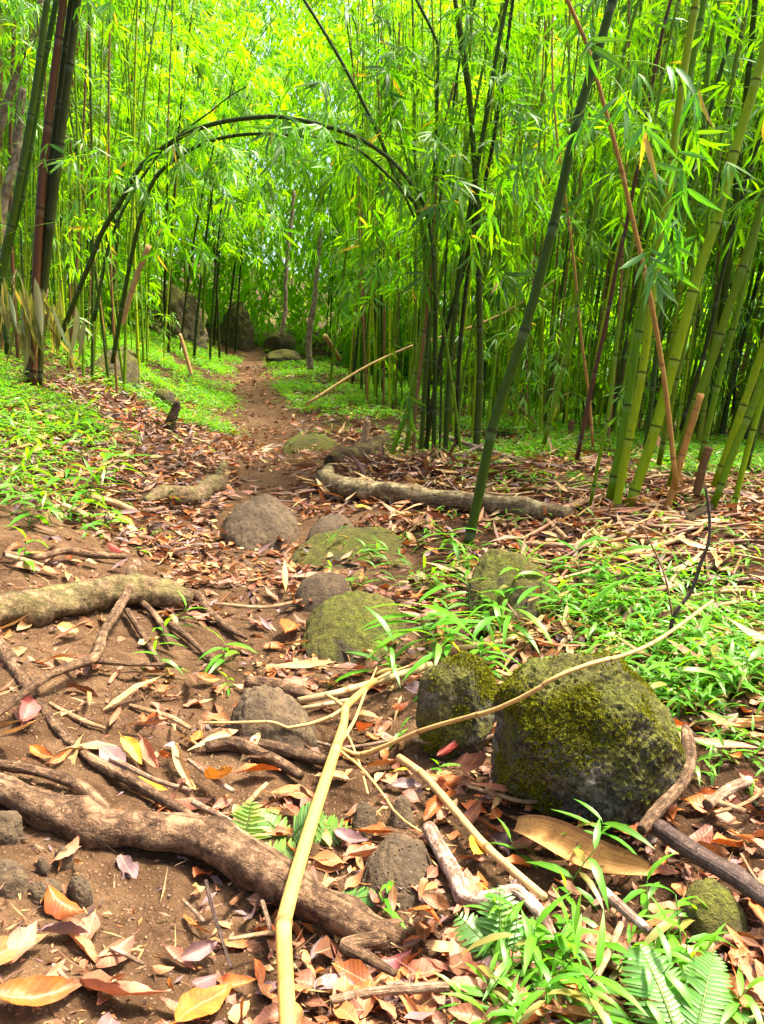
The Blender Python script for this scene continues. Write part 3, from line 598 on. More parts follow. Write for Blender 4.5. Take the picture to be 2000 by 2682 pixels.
for k, (pp, l, mt) in enumerate((
    ([(1455, 1338, 8), (1597, 1295, 7), (1755, 1268, 5)], 'long tan stick from the pale log end to the right-hand bamboo feet', 'tan'),
    ([(1546, 1474, 8), (1660, 1447, 8), (1790, 1408, 6)], 'upper tan dead cane in the litter right of the pale log', 'tan'),
    ([(1673, 1462, 8), (1730, 1456, 9), (1784, 1456, 6)], 'short blunt tan stick lying under the upper tan cane', 'tan'),
    ([(1728, 1508, 8), (1780, 1488, 9), (1824, 1462, 7)], 'ringed tan stick in the litter at right', 'pale'),
    ([(1845, 1438, 8), (1915, 1420, 8), (2020, 1441, 7)], 'bent pale stick at the right picture edge beside the standing dark twig', 'pale'),
    ([(1364, 1421, 6), (1450, 1427, 7), (1538, 1430, 5)], 'brown stick low in the litter in front of the pale log', 'tan'),
    ([(1431, 1364, 7), (1460, 1388, 7), (1484, 1411, 5)], 'short slanting stick at the right end of the pale log', 'tan'),
    ([(1500, 1440, 7), (1620, 1400, 7), (1700, 1370, 5)], 'grey cane crossing the litter below the right-hand bamboo feet', 'pale'),
    ([(1620, 1540, 8), (1690, 1548, 9), (1790, 1530, 6)], 'thick short stick under the pale leaf sheath at right', 'tan'),
    ([(1590, 1620, 9), (1612, 1600, 10), (1630, 1585, 9)], 'stubby tan cane piece among the sprouts', 'tan'),
    ([(1870, 1320, 12), (1840, 1340, 13), (1795, 1366, 10), (1830, 1335, 5)], 'dark mossy branch lying at the feet of the yellow green culms', 'rotten'),
    ([(1900, 1312, 6), (1960, 1306, 6), (2020, 1300, 5)], 'thin brown stick at right edge beneath the yellow green culms', 'tan'),
    ([(225, 1298, 9), (300, 1318, 10), (355, 1342, 9)], 'straight brown stick at the lower edge of the left grass', 'tan'),
    ([(157, 1322, 8), (200, 1338, 9), (230, 1356, 8)], 'shorter brown stick below the left grass', 'tan'),
    ([(10, 1450, 9), (106, 1458, 10), (170, 1443, 10), (254, 1455, 10), (335, 1458, 7)], 'wavy brown stick on bare dirt behind the knuckled root', 'root'),
    ([(15, 1456, 7), (60, 1468, 8), (112, 1482, 6)], 'yellow tan stick at left beneath the wavy brown stick', 'tan'),
    ([(866, 2617, 11), (989, 2596, 13), (1176, 2584, 13)], 'flat pale split cane lying in the bottom foreground litter', 'pale'),
    ([(541, 2308, 5), (564, 2404, 5), (604, 2536, 4)], 'thin dark stick standing against the thickest root', 'dark'),
    ([(598, 2463, 5), (696, 2446, 6), (735, 2450, 5)], 'thin brown twig touching the lowest cane joint from the left', 'tan'),
    ([(688, 2361, 6), (700, 2400, 6), (710, 2440, 6)], 'short pale broken twig pointing up beside the lowest cane joint', 'pale'),
    ([(288, 2478, 6), (330, 2498, 6), (376, 2523, 5)], 'pale twig pointing at the round tan leaf', 'pale'),
    ([(136, 2527, 7), (165, 2558, 7), (193, 2592, 6)], 'pale twig above the tan curled leaf in the bottom left', 'pale'),
    ([(479, 2357, 5), (505, 2383, 5), (532, 2414, 5)], 'short pale twig on bare dirt below the thickest root', 'pale'),
    ([(628, 2124, 6), (660, 2092, 7), (700, 2055, 6)], 'brown twig rising from the litter beside the pale green fern', 'tan'),
    ([(1571, 2331, 13), (1639, 2387, 14), (1706, 2440, 11)], 'white barked broken stick in front of the big leaf sheath', 'birch'),
    ([(1480, 2055, 6), (1390, 2100, 6), (1225, 2060, 4)], 'thin cane lying in the dark below the biggest boulder', 'tan'),
    ([(1850, 2110, 14), (1910, 2065, 14), (1962, 2040, 12)], 'pale cane piece lying right of the thick dark stick', 'pale'),
    ([(1870, 2130, 5), (1960, 2100, 5), (2030, 2040, 4)], 'thin straight twig slanting up at right edge over the pale cane', 'tan'),
    ([(1850, 2095, 8), (1900, 2110, 9), (1950, 2125, 8)], 'rough tan bark strip right of the gnarled branch', 'tan'),
    ([(1940, 2240, 4), (1980, 2300, 4), (2030, 2345, 4)], 'thin rootlet along the thick dark stick', 'tan'),
    ([(1080, 1935, 5), (1180, 1950, 6), (1300, 1925, 5)], 'thin pale cane passing in front of the leaning mossy rock', 'pale'),
    ([(830, 1945, 5), (900, 1958, 5), (1030, 1940, 4)], 'thin pale twig lying across the litter beside the cane fork', 'pale'),
    ([(610, 2070, 6), (545, 2030, 6), (490, 1990, 5)], 'pale split leaf stalk in the pile of dry leaves', 'pale'),
    ([(290, 1985, 7), (400, 2040, 7), (500, 2070, 6)], 'pale cane strip over the straight brown root', 'pale'),
    ([(505, 2100, 8), (570, 2135, 8), (640, 2175, 6)], 'pale cane piece running to the pale green fern', 'pale'),
    ([(960, 1340, 4), (1020, 1312, 4), (1022, 1380, 3)], 'thin forked grey twig in front of the pale log', 'pale'),
    ([(800, 1570, 5), (690, 1590, 5), (560, 1580, 4)], 'long thin tan twig across the path by the small grey brown rock', 'tan'),
    ([(1560, 2560, 10), (1600, 2480, 9), (1625, 2420, 8)], 'pinkish cane half hidden behind the fern', 'tan'),
    )): limb('dead_stick', pp, l, 'stick', mt, .12, 10, 12, .004, seed=40 + k, lift=.012)
fk = limb('dead_branch', [(1848, 1280, 4), (1857, 1337, 4), (1856, 1413, 5), (1834, 1477, 5), (1809, 1549, 5), (1763, 1617, 6), (1756, 1705, 5)], 'thin dark forked twig standing among the sprouts at right', 'branch', 'dark', .1, 8, 12, seed=90) if False else None
def standing(name, pts, Y, label, cat, mat, group=None):
    P = np.array([at(a, b, Y + (q[0] if q else 0)) for a, b, h, *q in pts]); R = np.array([h / F * Y for a, b, h, *q in pts]); mb = MB(); tube(mb, P, R, 8, None, .1, 12, int(pts[0][0]))
    return tag(mb.build(name, M[mat], None, tuple(P[0])), label, cat, group)
Yt = hit(1754, 1715)[1]
fk = standing('dead_twig', [(1754, 1715, 6), (1762, 1617, 6), (1809, 1549, 5), (1834, 1477, 5), (1856, 1413, 4), (1856, 1337, 4), (1847, 1277, 3)], Yt, 'thin dark forked twig standing among the sprouts at right', 'twig', 'dark')
P = np.array([at(a, b, Yt) for a, b in ((1760, 1612), (1737, 1498), (1682, 1379))]); mb = MB(); tube(mb, P, np.array([3.5, 3, 2]) / F * Yt, 6, None, .1, 12, 3); mb.build('fork', M['tan'], fk)
br = limb('birch_stick', [(1120, 2165, 17), (1140, 2200, 20), (1172, 2251, 22), (1201, 2306, 23), (1218, 2350, 22), (1265, 2360, 20), (1337, 2334, 20), (1372, 2352, 18), (1415, 2393, 17), (1452, 2460, 12)], 'crooked white patched stick bending right in the foreground', 'stick', 'birch', .16, 16, 12, .006, 10, seed=91)
limb('dark_stick', [(1722, 2165, 23), (1809, 2226, 26), (1915, 2288, 26), (2010, 2355, 26), (2080, 2405, 26)], 'thick dark purple brown stick at the right picture edge', 'stick', 'dark', .07, 18, 6, .004, 6, seed=92, lift=.03)
limb('gnarled_branch', [(1800, 1915, 15), (1806, 1960, 17), (1806, 2000, 18), (1784, 2047, 17), (1741, 2103, 16), (1700, 2145, 16), (1676, 2170, 12)], 'gnarled brown branch hugging the right foot of the biggest boulder', 'branch', 'pale' if False else 'root', .2, 16, 14, .006, 10, seed=93, lift=.04)

# ------------------------------------------------------------------ dry bamboo canes on the ground
def cane(name, pts, label, inter, parent=None, sides=12, lift=.015, zig=0.0, col=(.50, .36, .15), sit=.55, cat='cane', seed=0):
    P, R = lay(pts, sit, lift); mb = MB(); culm_tube(mb, P, R[0], R[-1], inter, sides, zig, seed)
    o = mb.build(name, M['cane'], parent, tuple(P[0])); o.color = (*col, 1)
    if parent is None: tag(o, label, cat)
    return o
# the long yellow cane: internodes follow the joints seen in the photo
CP, CR = lay([(755, 2790, 23), (752, 2682, 23), (746, 2570, 22), (743, 2463, 21), (777, 2344, 19), (820, 2209, 17), (858, 2081, 15), (881, 2001, 13), (900, 1933, 11), (905, 1882, 10), (938, 1844, 9), (981, 1801, 8)], .6, .02)
CP = CP + np.array([0, 0, 1]) * np.interp(np.arange(12), [0, 3, 5, 11], [.015, .03, .05, .02])[:, None]
def jointed(P, R, joints, sides=16):
    mb = MB(); PR = np.column_stack([P, R]); ii = np.linspace(0, len(P) - 1, 160); C = np.stack([np.interp(ii, np.arange(len(P)), PR[:, k]) for k in range(4)], 1) * .7 + spline(PR, 160) * .3; L = arclen(C[:, :3]); js = [L[int(round(j / (len(P) - 1) * 159))] for j in joints]
    ss = sorted(set(list(np.linspace(0, L[-1], 90)) + [j + e for j in js for e in (-.009, -.004, 0, .004, .009)])); ss = np.clip(np.array(ss), 0, L[-1])
    Q = np.stack([np.interp(ss, L, C[:, k]) for k in range(4)], 1); d = np.min(np.abs(ss[:, None] - np.array(js)[None]), 1)
    r = Q[:, 3] * (1 + .22 * np.exp(-(d / .0035) ** 2)); V, Fs, th = ring_mesh(Q[:, :3], np.repeat(r[:, None], sides, 1), sides)
    n = len(ss); e = np.array([-10] + js + [L[-1] + 10]); k = np.searchsorted(js, ss, side='right'); lo = e[k]; hi = e[k + 1]
    pos = k + np.where(ss - lo < hi - ss, np.clip((ss - lo) * 2.5, 0, .5), 1 - np.clip((hi - ss) * 2.5, 0, .49))
    u = np.zeros((len(V), 3)); u[:n * sides, 0] = np.tile(th, n); u[:n * sides, 1] = np.repeat(pos, sides) + 20; u[n * sides:, 1] = 20.5
    mb.add(V, Fs, (1, 1, 1), u); return mb
yc = empty('bamboo_cane', CP[3], 'long pale yellow dry bamboo cane running up from the bottom of the picture', 'cane')
o = jointed(CP, CR, [3, 7, 9]).build('stem', M['cane'], yc); o.color = (.42, .27, .075, 1)
for pts, r in (([(893, 2003, 6), (955, 1973, 6), (1108, 1912, 6), (1312, 1850, 6), (1495, 1757, 5), (1699, 1689, 5), (1866, 1572, 4)], 'R'), ([(902, 1888, 5), (854, 1907, 4), (765, 1933, 4), (714, 1918, 4), (650, 1918, 4), (530, 1920, 3)], 'L'),
               ([(893, 2005, 4), (951, 2047, 4), (1011, 2124, 4), (1044, 2170, 4), (1102, 2212, 3)], 'a'), ([(912, 1945, 3), (943, 2035, 3), (964, 2110, 3)], 'b'), ([(892, 1997, 6), (926, 1916, 5), (964, 1818, 4), (985, 1770, 2)], 'c'), ([(978, 1802, 5), (1020, 1785, 3), (1068, 1768, 2)], 'd'), ([(905, 1880, 5), (880, 1860, 5), (852, 1842, 4)], 'e')):
    if r == 'R':
        Ys = CP[7][1] + (np.array([0, -.02, -.09, -.20, -.24, -.10, .20])); P = np.array([at(a, b, Y) for (a, b, h), Y in zip(pts, Ys)]); P[0] = CP[7] + np.array([.006, 0, 0]); R = np.array([h / F * Y for (a, b, h), Y in zip(pts, Ys)])
    else:
        P, R = lay(pts, .6, .02); P = P + np.array([0, 0, .025]); P[0] = CP[{'L': 9, 'a': 7, 'b': 8, 'c': 7, 'd': 11, 'e': 9}[r]]
    mb = MB(); culm_tube(mb, P, R[0], R[-1], .16, 8, .0008, 5); o = mb.build('branch', M['cane'], yc); o.color = (.46, .29, .105, 1)
cane('bamboo_cane', [(1045, 1985, 11), (1117, 2039, 11), (1201, 2136, 12), (1269, 2213, 12), (1340, 2278, 12), (1425, 2350, 11)], 'tan dry cane slanting down right past the biggest boulder', .30, col=(.42, .29, .13))
cane('bamboo_cane', [(780, 1836, 10), (888, 1814, 10), (989, 1784, 10), (1130, 1742, 10)], 'dry grey tan cane lying behind the split tip of the yellow cane', .4, col=(.36, .25, .12))
cane('bamboo_cane', [(790, 1856, 7), (870, 1842, 7), (960, 1826, 6)], 'shorter dry cane lying under the grey tan cane', .3, col=(.40, .28, .14))
cane('bamboo_cane', [(1175, 1698, 7), (1252, 1692, 8), (1345, 1672, 7)], 'thin dry cane resting behind the leaning mossy rock', .3, col=(.48, .34, .16))
# ------------------------------------------------------------------ standing bamboo
GREEN = {'dark': (.024, .032, .005), 'deep': (.032, .058, .005), 'green': (.090, .170, .004), 'lime': (.185, .26, .004), 'red': (.075, .036, .016), 'tan': (.36, .22, .085), 'orange': (.34, .17, .04), 'brown': (.14, .075, .03)}  # the dark tone has the shade of backlit culms put into its colour
def bamboo(pts, h0, h1, key, label, nsp=8, Y=None, lean=0.0, ext=1.2, inter=.34, llen=.15, kind='mid', smin=.35, group=None, slen=(.35, .8), sides=14, emb=.06, sp_dir=None):
    """A culm traced by photo pixels at the distance of its foot; it runs on above the frame. Foliage on side twigs from height share smin up."""
    b = hit(*pts[0]) if Y is None else None; Yb = b[1] if Y is None else Y
    n = len(pts); Ls = np.concatenate([[0], np.cumsum([math.hypot(pts[k + 1][0] - pts[k][0], pts[k + 1][1] - pts[k][1]) for k in range(n - 1)])]); Ls /= Ls[-1]
    P = np.array([at(p[0], p[1], Yb + lean * s) for p, s in zip(pts, Ls)])
    if ext > 0: d = norm(P[-1] - P[-2]); P = np.vstack([P, P[-1] + d * ext * .5 + np.array([0, 0, .0]), P[-1] + d * ext + np.array([.06 * ext, 0, -.05 * ext])])
    d0 = norm(P[1] - P[0]); P[0] = P[0] - d0 * emb
    dd = depth(P[1]); r0, r1 = h0 / F * dd, h1 / F * depth(P[n - 1])
    root = empty('bamboo', P[0], label, 'bamboo', group)
    mb = MB(); Q, r, nodes, L = culm_tube(mb, P, r0, r1 * (.75 if ext > 0 else 1), inter * rng.uniform(.9, 1.1), sides)
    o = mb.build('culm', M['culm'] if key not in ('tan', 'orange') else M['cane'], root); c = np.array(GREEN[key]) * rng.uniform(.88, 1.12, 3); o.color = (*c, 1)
    if nsp:
        mb = MB(); S = arclen(Q)
        for k in range(int(nsp * 1.5)):
            f = rng.uniform(smin, 1.0); q = np.array([np.interp(f * S[-1], S, Q[:, a]) for a in range(3)])
            a = rng.uniform(0, 2 * PI); d = np.array([math.cos(a), math.sin(a) * .8, rng.uniform(-.1, .7)])
            if sp_dir is not None: d = d * .7 + np.array(sp_dir)
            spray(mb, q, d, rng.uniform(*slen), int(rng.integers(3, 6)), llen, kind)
        mb.build('foliage', M['leaf'], root)
    return root, Q
def extra(root, Y, spots, kind, llen):
    """Long leaved sprays hanging from a culm's side shoots, at photo pixels and a distance."""
    mb = MB()
    for a, b, dx, dz, ln in spots:
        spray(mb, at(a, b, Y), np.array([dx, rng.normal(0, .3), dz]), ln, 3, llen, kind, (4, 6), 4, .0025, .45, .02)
    mb.build('foliage', M['leaf'], root)
CL = 'left bank culms'; CC = 'central clump culms'; CR_ = 'right-hand culms'
Y0 = hit(85, 1015)[1]
# left bank
bamboo([(20, 905), (10, 720), (60, 500), (110, 200), (150, -10)], 9, 8, 'deep', 'dark green culm leaning out of the left edge between two thicker culms', 3, Y0 + .2, smin=.6)
bamboo([(-10, 900), (8, 690), (35, 560), (90, 250), (125, -10)], 10, 9, 'deep', 'dark green culm rising from the left edge, outermost of the leaning ones', 3, Y0 - .1, smin=.6)
bamboo([(85, 1018), (93, 780), (110, 480), (135, 250), (160, 50), (168, -20)], 12.5, 10.5, 'red', 'thick reddish brown culm on the left bank with peeling bark', 2, Y0, smin=.7, inter=.5)
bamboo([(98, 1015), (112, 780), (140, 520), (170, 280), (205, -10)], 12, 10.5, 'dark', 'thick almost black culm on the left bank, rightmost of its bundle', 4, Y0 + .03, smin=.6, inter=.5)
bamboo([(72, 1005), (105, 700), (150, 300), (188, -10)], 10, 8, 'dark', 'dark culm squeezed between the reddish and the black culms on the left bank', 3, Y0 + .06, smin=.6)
bamboo([(5, 330), (12, 150), (26, -10)], 7, 7, 'dark', 'thin dark culm in the upper left picture corner', 2, Y0 + .8) if False else None
bamboo([(161, 832), (160, 600), (161, 320), (166, 120)], 4, 2.5, 'deep', 'thin straight dark green culm just right of the black culms', 3, ext=.4, smin=.5)
bamboo([(272, 870), (245, 640), (236, 350), (238, -10)], 3.2, 2.6, 'orange', 'thin tan vertical culm behind the rising arch at left', 2, Y=7.5, ext=.5, smin=.5)
# arches
Yc = hit(1115, 1200)[1]
A1, QA1 = bamboo([(160, 880), (190, 800), (235, 690), (270, 603), (320, 522), (360, 448), (412, 398), (490, 350), (580, 320), (700, 306), (780, 314), (900, 346), (1000, 400), (1060, 460), (1110, 540), (1132, 640), (1140, 760)], 6.6, 4.6, 'deep', 'upper and longer of two culms bent in an arch across the path', 14, 5.3, min(-.3, Yc - 5.65), 0, .30, .16, 'mid', .15, sp_dir=(0, 0, -.3))
A2, QA2 = bamboo([(298, 928), (320, 800), (341, 690), (365, 580), (390, 500), (420, 450), (480, 402), (560, 367), (660, 351), (780, 357), (900, 376), (960, 410), (1022, 466), (1052, 500), (1085, 570)], 5.8, 3.4, 'deep', 'lower culm bent in an arch across the path', 14, 5.5, min(-.3, Yc - 5.75), 0, .30, .16, 'mid', .3, sp_dir=(0, 0, -.3))
bamboo([(250, 820), (300, 600), (420, 400), (555, 290)], 5, 2, 'deep', 'thin culm crossing behind the left side of the arch', 4, 6.2, ext=.3, smin=.4)
bamboo([(437, 376), (442, 260), (449, 80), (452, 20)], 2, 1.2, 'brown', 'thin side shoot standing on top of the arch', 2, 5.2, ext=.2, emb=0, smin=.6)
# central clump
Yc = hit(1115, 1200)[1]
for pts, h0, h1, key, lab, ns, dy in (
    ([(1100, 1210), (1125, 800), (1120, 660), (1090, 540), (1050, 490), (1010, 400), (990, 350), (930, 230), (870, 120), (790, -10)], 8, 5, 'deep', 'culm of the central clump bending far left over the path', 10, 0),
    ([(1135, 1215), (1140, 800), (1135, 560), (1142, 350), (1146, 150), (1140, 100), (1085, -10)], 8, 4.5, 'deep', 'straight thin culm rising from the middle of the central clump', 8, .1),
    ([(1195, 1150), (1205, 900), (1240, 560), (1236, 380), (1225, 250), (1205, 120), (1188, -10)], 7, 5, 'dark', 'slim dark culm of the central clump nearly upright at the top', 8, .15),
    ([(1165, 1215), (1175, 1000), (1200, 740), (1230, 550), (1265, 350), (1290, 200), (1312, 80), (1330, -10)], 9, 7, 'deep', 'culm of the central clump leaning right to the upper frame', 8, 0),
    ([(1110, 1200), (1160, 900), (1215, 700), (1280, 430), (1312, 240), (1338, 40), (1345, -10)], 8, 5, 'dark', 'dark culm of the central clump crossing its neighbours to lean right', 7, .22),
    ([(1240, 1275), (1256, 1000), (1255, 800), (1250, 560), (1240, 400), (1225, 200), (1190, -10)], 12, 6, 'deep', 'stout green culm standing at the right foot of the central clump', 8, 0),
    ([(1214, 1238), (1190, 1050), (1165, 880), (1145, 780), (1120, 640), (1080, 480)], 5, 3, 'green', 'thin culm leaning left across the central clump', 5, -.1),
    ([(1019, 1205), (1042, 1140), (1065, 1080), (1100, 900), (1112, 700), (1100, 560)], 8, 5, 'green', 'leftmost culm foot of the central clump, yellowish green', 5, .05),
    ([(1080, 1240), (1090, 1050), (1120, 800), (1135, 600)], 6, 4, 'brown', 'brown dead culm in the front of the central clump', 0, -.05),
    ([(1060, 1190), (1085, 1060), (1130, 850), (1180, 600), (1235, 330)], 8, 5, 'green', 'green culm of the central clump with a broad curve to the right', 6, .3),
    ([(1150, 1235), (1155, 1000), (1160, 850), (1170, 640)], 4, 2.5, 'dark', 'very thin dark culm in front of the central clump', 3, -.08),
    ([(1117, 1215), (1122, 1000), (1127, 750), (1150, 540), (1180, 330)], 6, 4, 'dark', 'upright dark culm in the heart of the central clump', 6, .12),
    ([(1140, 790), (1170, 560), (1182, 420), (1160, 200), (1130, 60)], 3, 2, 'green', 'thin high shoot within the central clump', 6, .2) if False else ([(1186, 1200), (1215, 980), (1275, 700), (1330, 470), (1360, 300)], 6, 3.5, 'green', 'slender culm on the right flank of the central clump', 7, .35),
    ):
    rt, _q = bamboo(pts, h0 * .82, h1 * .85, key, lab, ns, Yc + dy, smin=.45, ext=.9, inter=.3, kind='mid', llen=.15)
    if 'bending far left' in lab: extra(rt, Yc - .2, [(870, 120, .8, .1, .35), (930, 110, .6, -.5, .35), (960, 150, .5, -.8, .3), (905, 180, -.8, .1, .3), (990, 360, .9, .1, .4), (1010, 400, .7, -.4, .3), (900, 430, -.3, -.9, .2), (1010, 220, .6, -.6, .3), (840, 60, .8, .3, .4)], 'deep', .17)
    if 'stout green' in lab: extra(rt, Yc - .25, [(1250, 470, -.7, -.3, .3), (1250, 480, .8, -.2, .3), (1240, 380, .9, .2, .4), (1255, 560, .5, -.7, .3), (1165, 560, -.5, -.8, .3), (1085, 960, -.2, -.9, .25)], 'deep', .19)
# front right leaning culm and the right-hand stand
FC, _q = bamboo([(1222, 1440), (1255, 1290), (1300, 1080), (1370, 878), (1453, 572), (1515, 300), (1570, 120), (1607, -10)], 13.5, 14, 'deep', 'single dark green culm with clear joints leaning right in front of everything', 4, smin=.75, ext=1.0, inter=.38, sides=18, kind='blue', llen=.17)
extra(FC, hit(1222, 1440)[1] - .15, [(1640, 150, -.9, .1, .22), (1640, 160, .9, .0, .3), (1600, 200, .3, -.6, .3), (1680, 230, .6, -.8, .35), (1560, 260, -.6, -.5, .25), (1690, 490, .3, -.9, .2), (1700, 500, .7, -.5, .25), (1640, 360, .5, -.8, .3), (1520, 300, -.9, -.3, .3)], 'blue', .165)
Yr = hit(1640, 1340)[1]
bamboo([(1767, 1250), (1750, 1082), (1728, 925), (1699, 763), (1660, 594), (1622, 424), (1575, 254), (1537, 119), (1480, -10)], 7, 6, 'orange', 'orange brown dead culm leaning left through the right-hand stand', 0, Yr - .1, ext=.8, inter=.42)
for pts, h0, h1, key, lab, ns, dy in (
    ([(1610, 1350), (1635, 1209), (1665, 1061), (1690, 912), (1728, 636), (1750, 500), (1788, 204), (1824, -10)], 11, 12, 'lime', 'front green culm of the right-hand stand whose foot is lowest', 4, 0),
    ([(1601, 1280), (1639, 1082), (1665, 912), (1712, 660), (1770, 380), (1846, -10)], 11, 9, 'green', 'green culm standing just left behind the lowest-footed right-hand culm', 5, .15),
    ([(1652, 1310), (1695, 1188), (1737, 1048), (1788, 860), (1826, 721), (1877, 573), (1928, 382), (1979, 212), (2040, -10)], 14, 13, 'lime', 'thickest yellow green culm of the right-hand stand', 4, .05),
    ([(1620, 1260), (1655, 1130), (1700, 900), (1760, 660), (1830, 424), (1856, 148), (1883, -10)], 8, 7, 'green', 'green culm rising behind the thickest right-hand culm', 5, .5),
    ([(1765, 1245), (1813, 1082), (1862, 946), (1900, 830), (1960, 650), (2040, 380)], 12, 11, 'green', 'green culm leaning strongly right beside the broken tan stub', 3, .1),
    ([(1881, 1245), (1936, 1091), (1987, 946), (2060, 720)], 10, 10, 'lime', 'bright yellow green culm at the right edge, second from the frame', 2, .1),
    ([(1878, 1296), (1925, 1170), (1965, 1075), (2040, 880)], 10, 10, 'green', 'green culm at the right edge with darker joints', 2, -.05),
    ([(1920, 1335), (1949, 1209), (1996, 1040), (2050, 860)], 8, 8, 'lime', 'slim yellow culm nearest the right picture edge', 2, 0),
    ([(1690, 1180), (1740, 760), (1790, 550), (1868, 254), (1894, 161), (1934, -10)], 7, 6, 'deep', 'dark green culm between two lighter ones high in the right-hand stand', 5, .8),
    ([(1790, 1100), (1847, 912), (1885, 742), (1915, 615), (1957, 467), (1997, 339), (2060, 150)], 6, 5, 'dark', 'slim dark culm crossing the upper right of the stand', 5, .9),
    ([(1516, 1175), (1550, 1006), (1584, 860), (1614, 700), (1639, 594), (1680, 380)], 6, 5, 'red', 'slender reddish culm left of the right-hand stand', 5, .4),
    ([(1550, 1298), (1571, 1188), (1593, 1082), (1618, 870), (1655, 640), (1700, 400)], 5, 4.5, 'green', 'thin green culm whose foot stands at the pale log end', 4, 0),
    ([(1431, 1135), (1461, 1018), (1491, 904), (1540, 640), (1580, 430)], 6, 5, 'green', 'green culm in the gap between the leaning front culm and the stand', 6, .5),
    ([(1550, 1143), (1542, 1040), (1520, 870), (1504, 700), (1490, 590)], 4, 2.5, 'orange', 'dead tan culm tapering up between green culms', 0, .6),
    ([(1840, 1180), (1880, 1000), (1930, 820), (1990, 560), (2030, 380)], 8, 7, 'green', 'green culm behind the broken stub at right', 3, .5),
    ([(1730, 1190), (1768, 1010), (1800, 860), (1850, 600), (1900, 300), (1960, -10)], 7, 6, 'green', 'green culm behind the orange brown dead culm', 5, .7),
    ([(1640, 1130), (1690, 930), (1730, 760), (1770, 560), (1800, 300), (1830, 60)], 6, 5, 'deep', 'dim green culm deep behind the front of the right-hand stand', 6, 1.2),
    ([(1960, 1200), (1990, 1080), (2030, 930)], 7, 7, 'deep', 'shaded culm at the right edge behind the slim yellow one', 1, .5),
    ): bamboo(pts, h0, h1, key, lab, ns, Yr + dy, smin=.5, ext=1.2, inter=.33, kind='mid', llen=.155)
def stub(pts, h, key, lab, Y, mat='cane'):
    P = np.array([at(a, b, Y) for a, b in pts]); P[0, 2] -= .05; root = empty('bamboo_stub', P[0], lab, 'bamboo stub'); mb = MB(); r = h / F * Y
    C = spline(P, 14); V, Fs, th = ring_mesh(C, np.full((14, 14), r), 14, False); Vi, Fi, _ = ring_mesh(C, np.full((14, 14), r * .72), 14, False)
    n = len(V); rim = np.array([[13 * 14 + j, 13 * 14 + (j + 1) % 14, n + 13 * 14 + (j + 1) % 14, n + 13 * 14 + j] for j in range(14)])
    u = np.zeros((2 * n, 3)); u[:, 1] = np.tile(np.repeat(np.linspace(20.1, 22.4, 14), 14), 2); mb.add(np.vstack([V, Vi]), [Fs[0], Fi[0][:, ::-1] + n, rim], (1, 1, 1), u)
    o = mb.build('culm', M[mat], root); o.color = (*GREEN[key], 1)
stub([(1750, 1300), (1796, 1158), (1835, 1031)], 9, 'orange', 'broken tan bamboo stub among the right-hand culms', Yr)
stub([(1824, 1268), (1842, 1215), (1857, 1171)], 11, 'brown', 'short dark brown rotten stub at the feet of the right-hand culms', Yr + .05)
stub([(1400, 1170), (1420, 1110)], 8, 'brown', 'cut brown stub in the grass behind the leaning front culm', 6.6) if False else None
stub([(318, 830), (352, 740), (390, 642)], 7, 'tan', 'cut pale tan pole leaning right on the left bank', 6.0)
stub([(500, 965), (484, 920), (470, 875)], 5, 'tan', 'short tan pole leaning left in the grass beside the path', 7.4)
stub([(1488, 1150), (1497, 1100)], 8, 'brown', 'small brown stub in grass behind the right-hand stand', 6.4)
# fallen canes caught in the stand
for pts, h, lab, Y in (([(1090, 905), (1300, 830), (1475, 720)], 4, 'thin golden dead cane slanting through the thicket behind the leaning front culm', 6.6), ([(800, 1060), (960, 960), (1080, 905)], 4, 'thin tan cane leaning over the green verge left of the central clump', 6.8), ([(850, 880), (870, 910), (890, 945)], 7, 'pale broken trunk leaning in the gap at the far end of the path', 12.0), ([(1337, 1040), (1380, 1085), (1425, 1135)], 2.5, 'thin pale cane leaning at the grass behind the front culm', 6.5)):
    P = np.array([at(a, b, Y + .2 * k) for k, (a, b) in enumerate(pts)]); mb = MB(); culm_tube(mb, P, h / F * Y, h * .8 / F * Y, .4, 8); o = mb.build('leaning_cane', M['cane'], None, tuple(P[0])); o.color = (.40, .27, .09, 1); tag(o, lab, 'cane')

# ------------------------------------------------------------------ pale trees
def tree(pts_list, Y, label, mat='tree'):
    root = empty('tree', at(*pts_list[0][0][:2], Y), label, 'tree'); 
    for k, pts in enumerate(pts_list):
        P = np.array([at(a, b, Y + .15 * k) for a, b, h in pts]); R = np.array([h / F * Y for a, b, h in pts]); mb = MB(); tube(mb, P, R, 14, None, .15, 5, k + int(pts[0][0]), wob=.02, knots=6); mb.build('trunk' if k == 0 else 'limb', M[mat], root)
    return root
tree([[(-15, 760, 14), (5, 560, 13), (35, 430, 11), (52, 300, 10), (60, 230, 9)], [(-40, 420, 10), (0, 345, 10), (28, 245, 9), (62, 145, 9), (95, 85, 8), (110, -20, 7)]], Y0 + .9, 'pale crooked tree behind the dark culms at the left edge')
tree([[(812, 968, 9), (808, 900, 8), (818, 820, 7), (826, 740, 6), (840, 600, 5)]], 11.5, 'small brown tree standing at the end of the path')
tree([[(735, 880, 7), (745, 820, 6), (750, 700, 5), (770, 500, 4)]], 13.0, 'thin brown tree behind the far boulders')

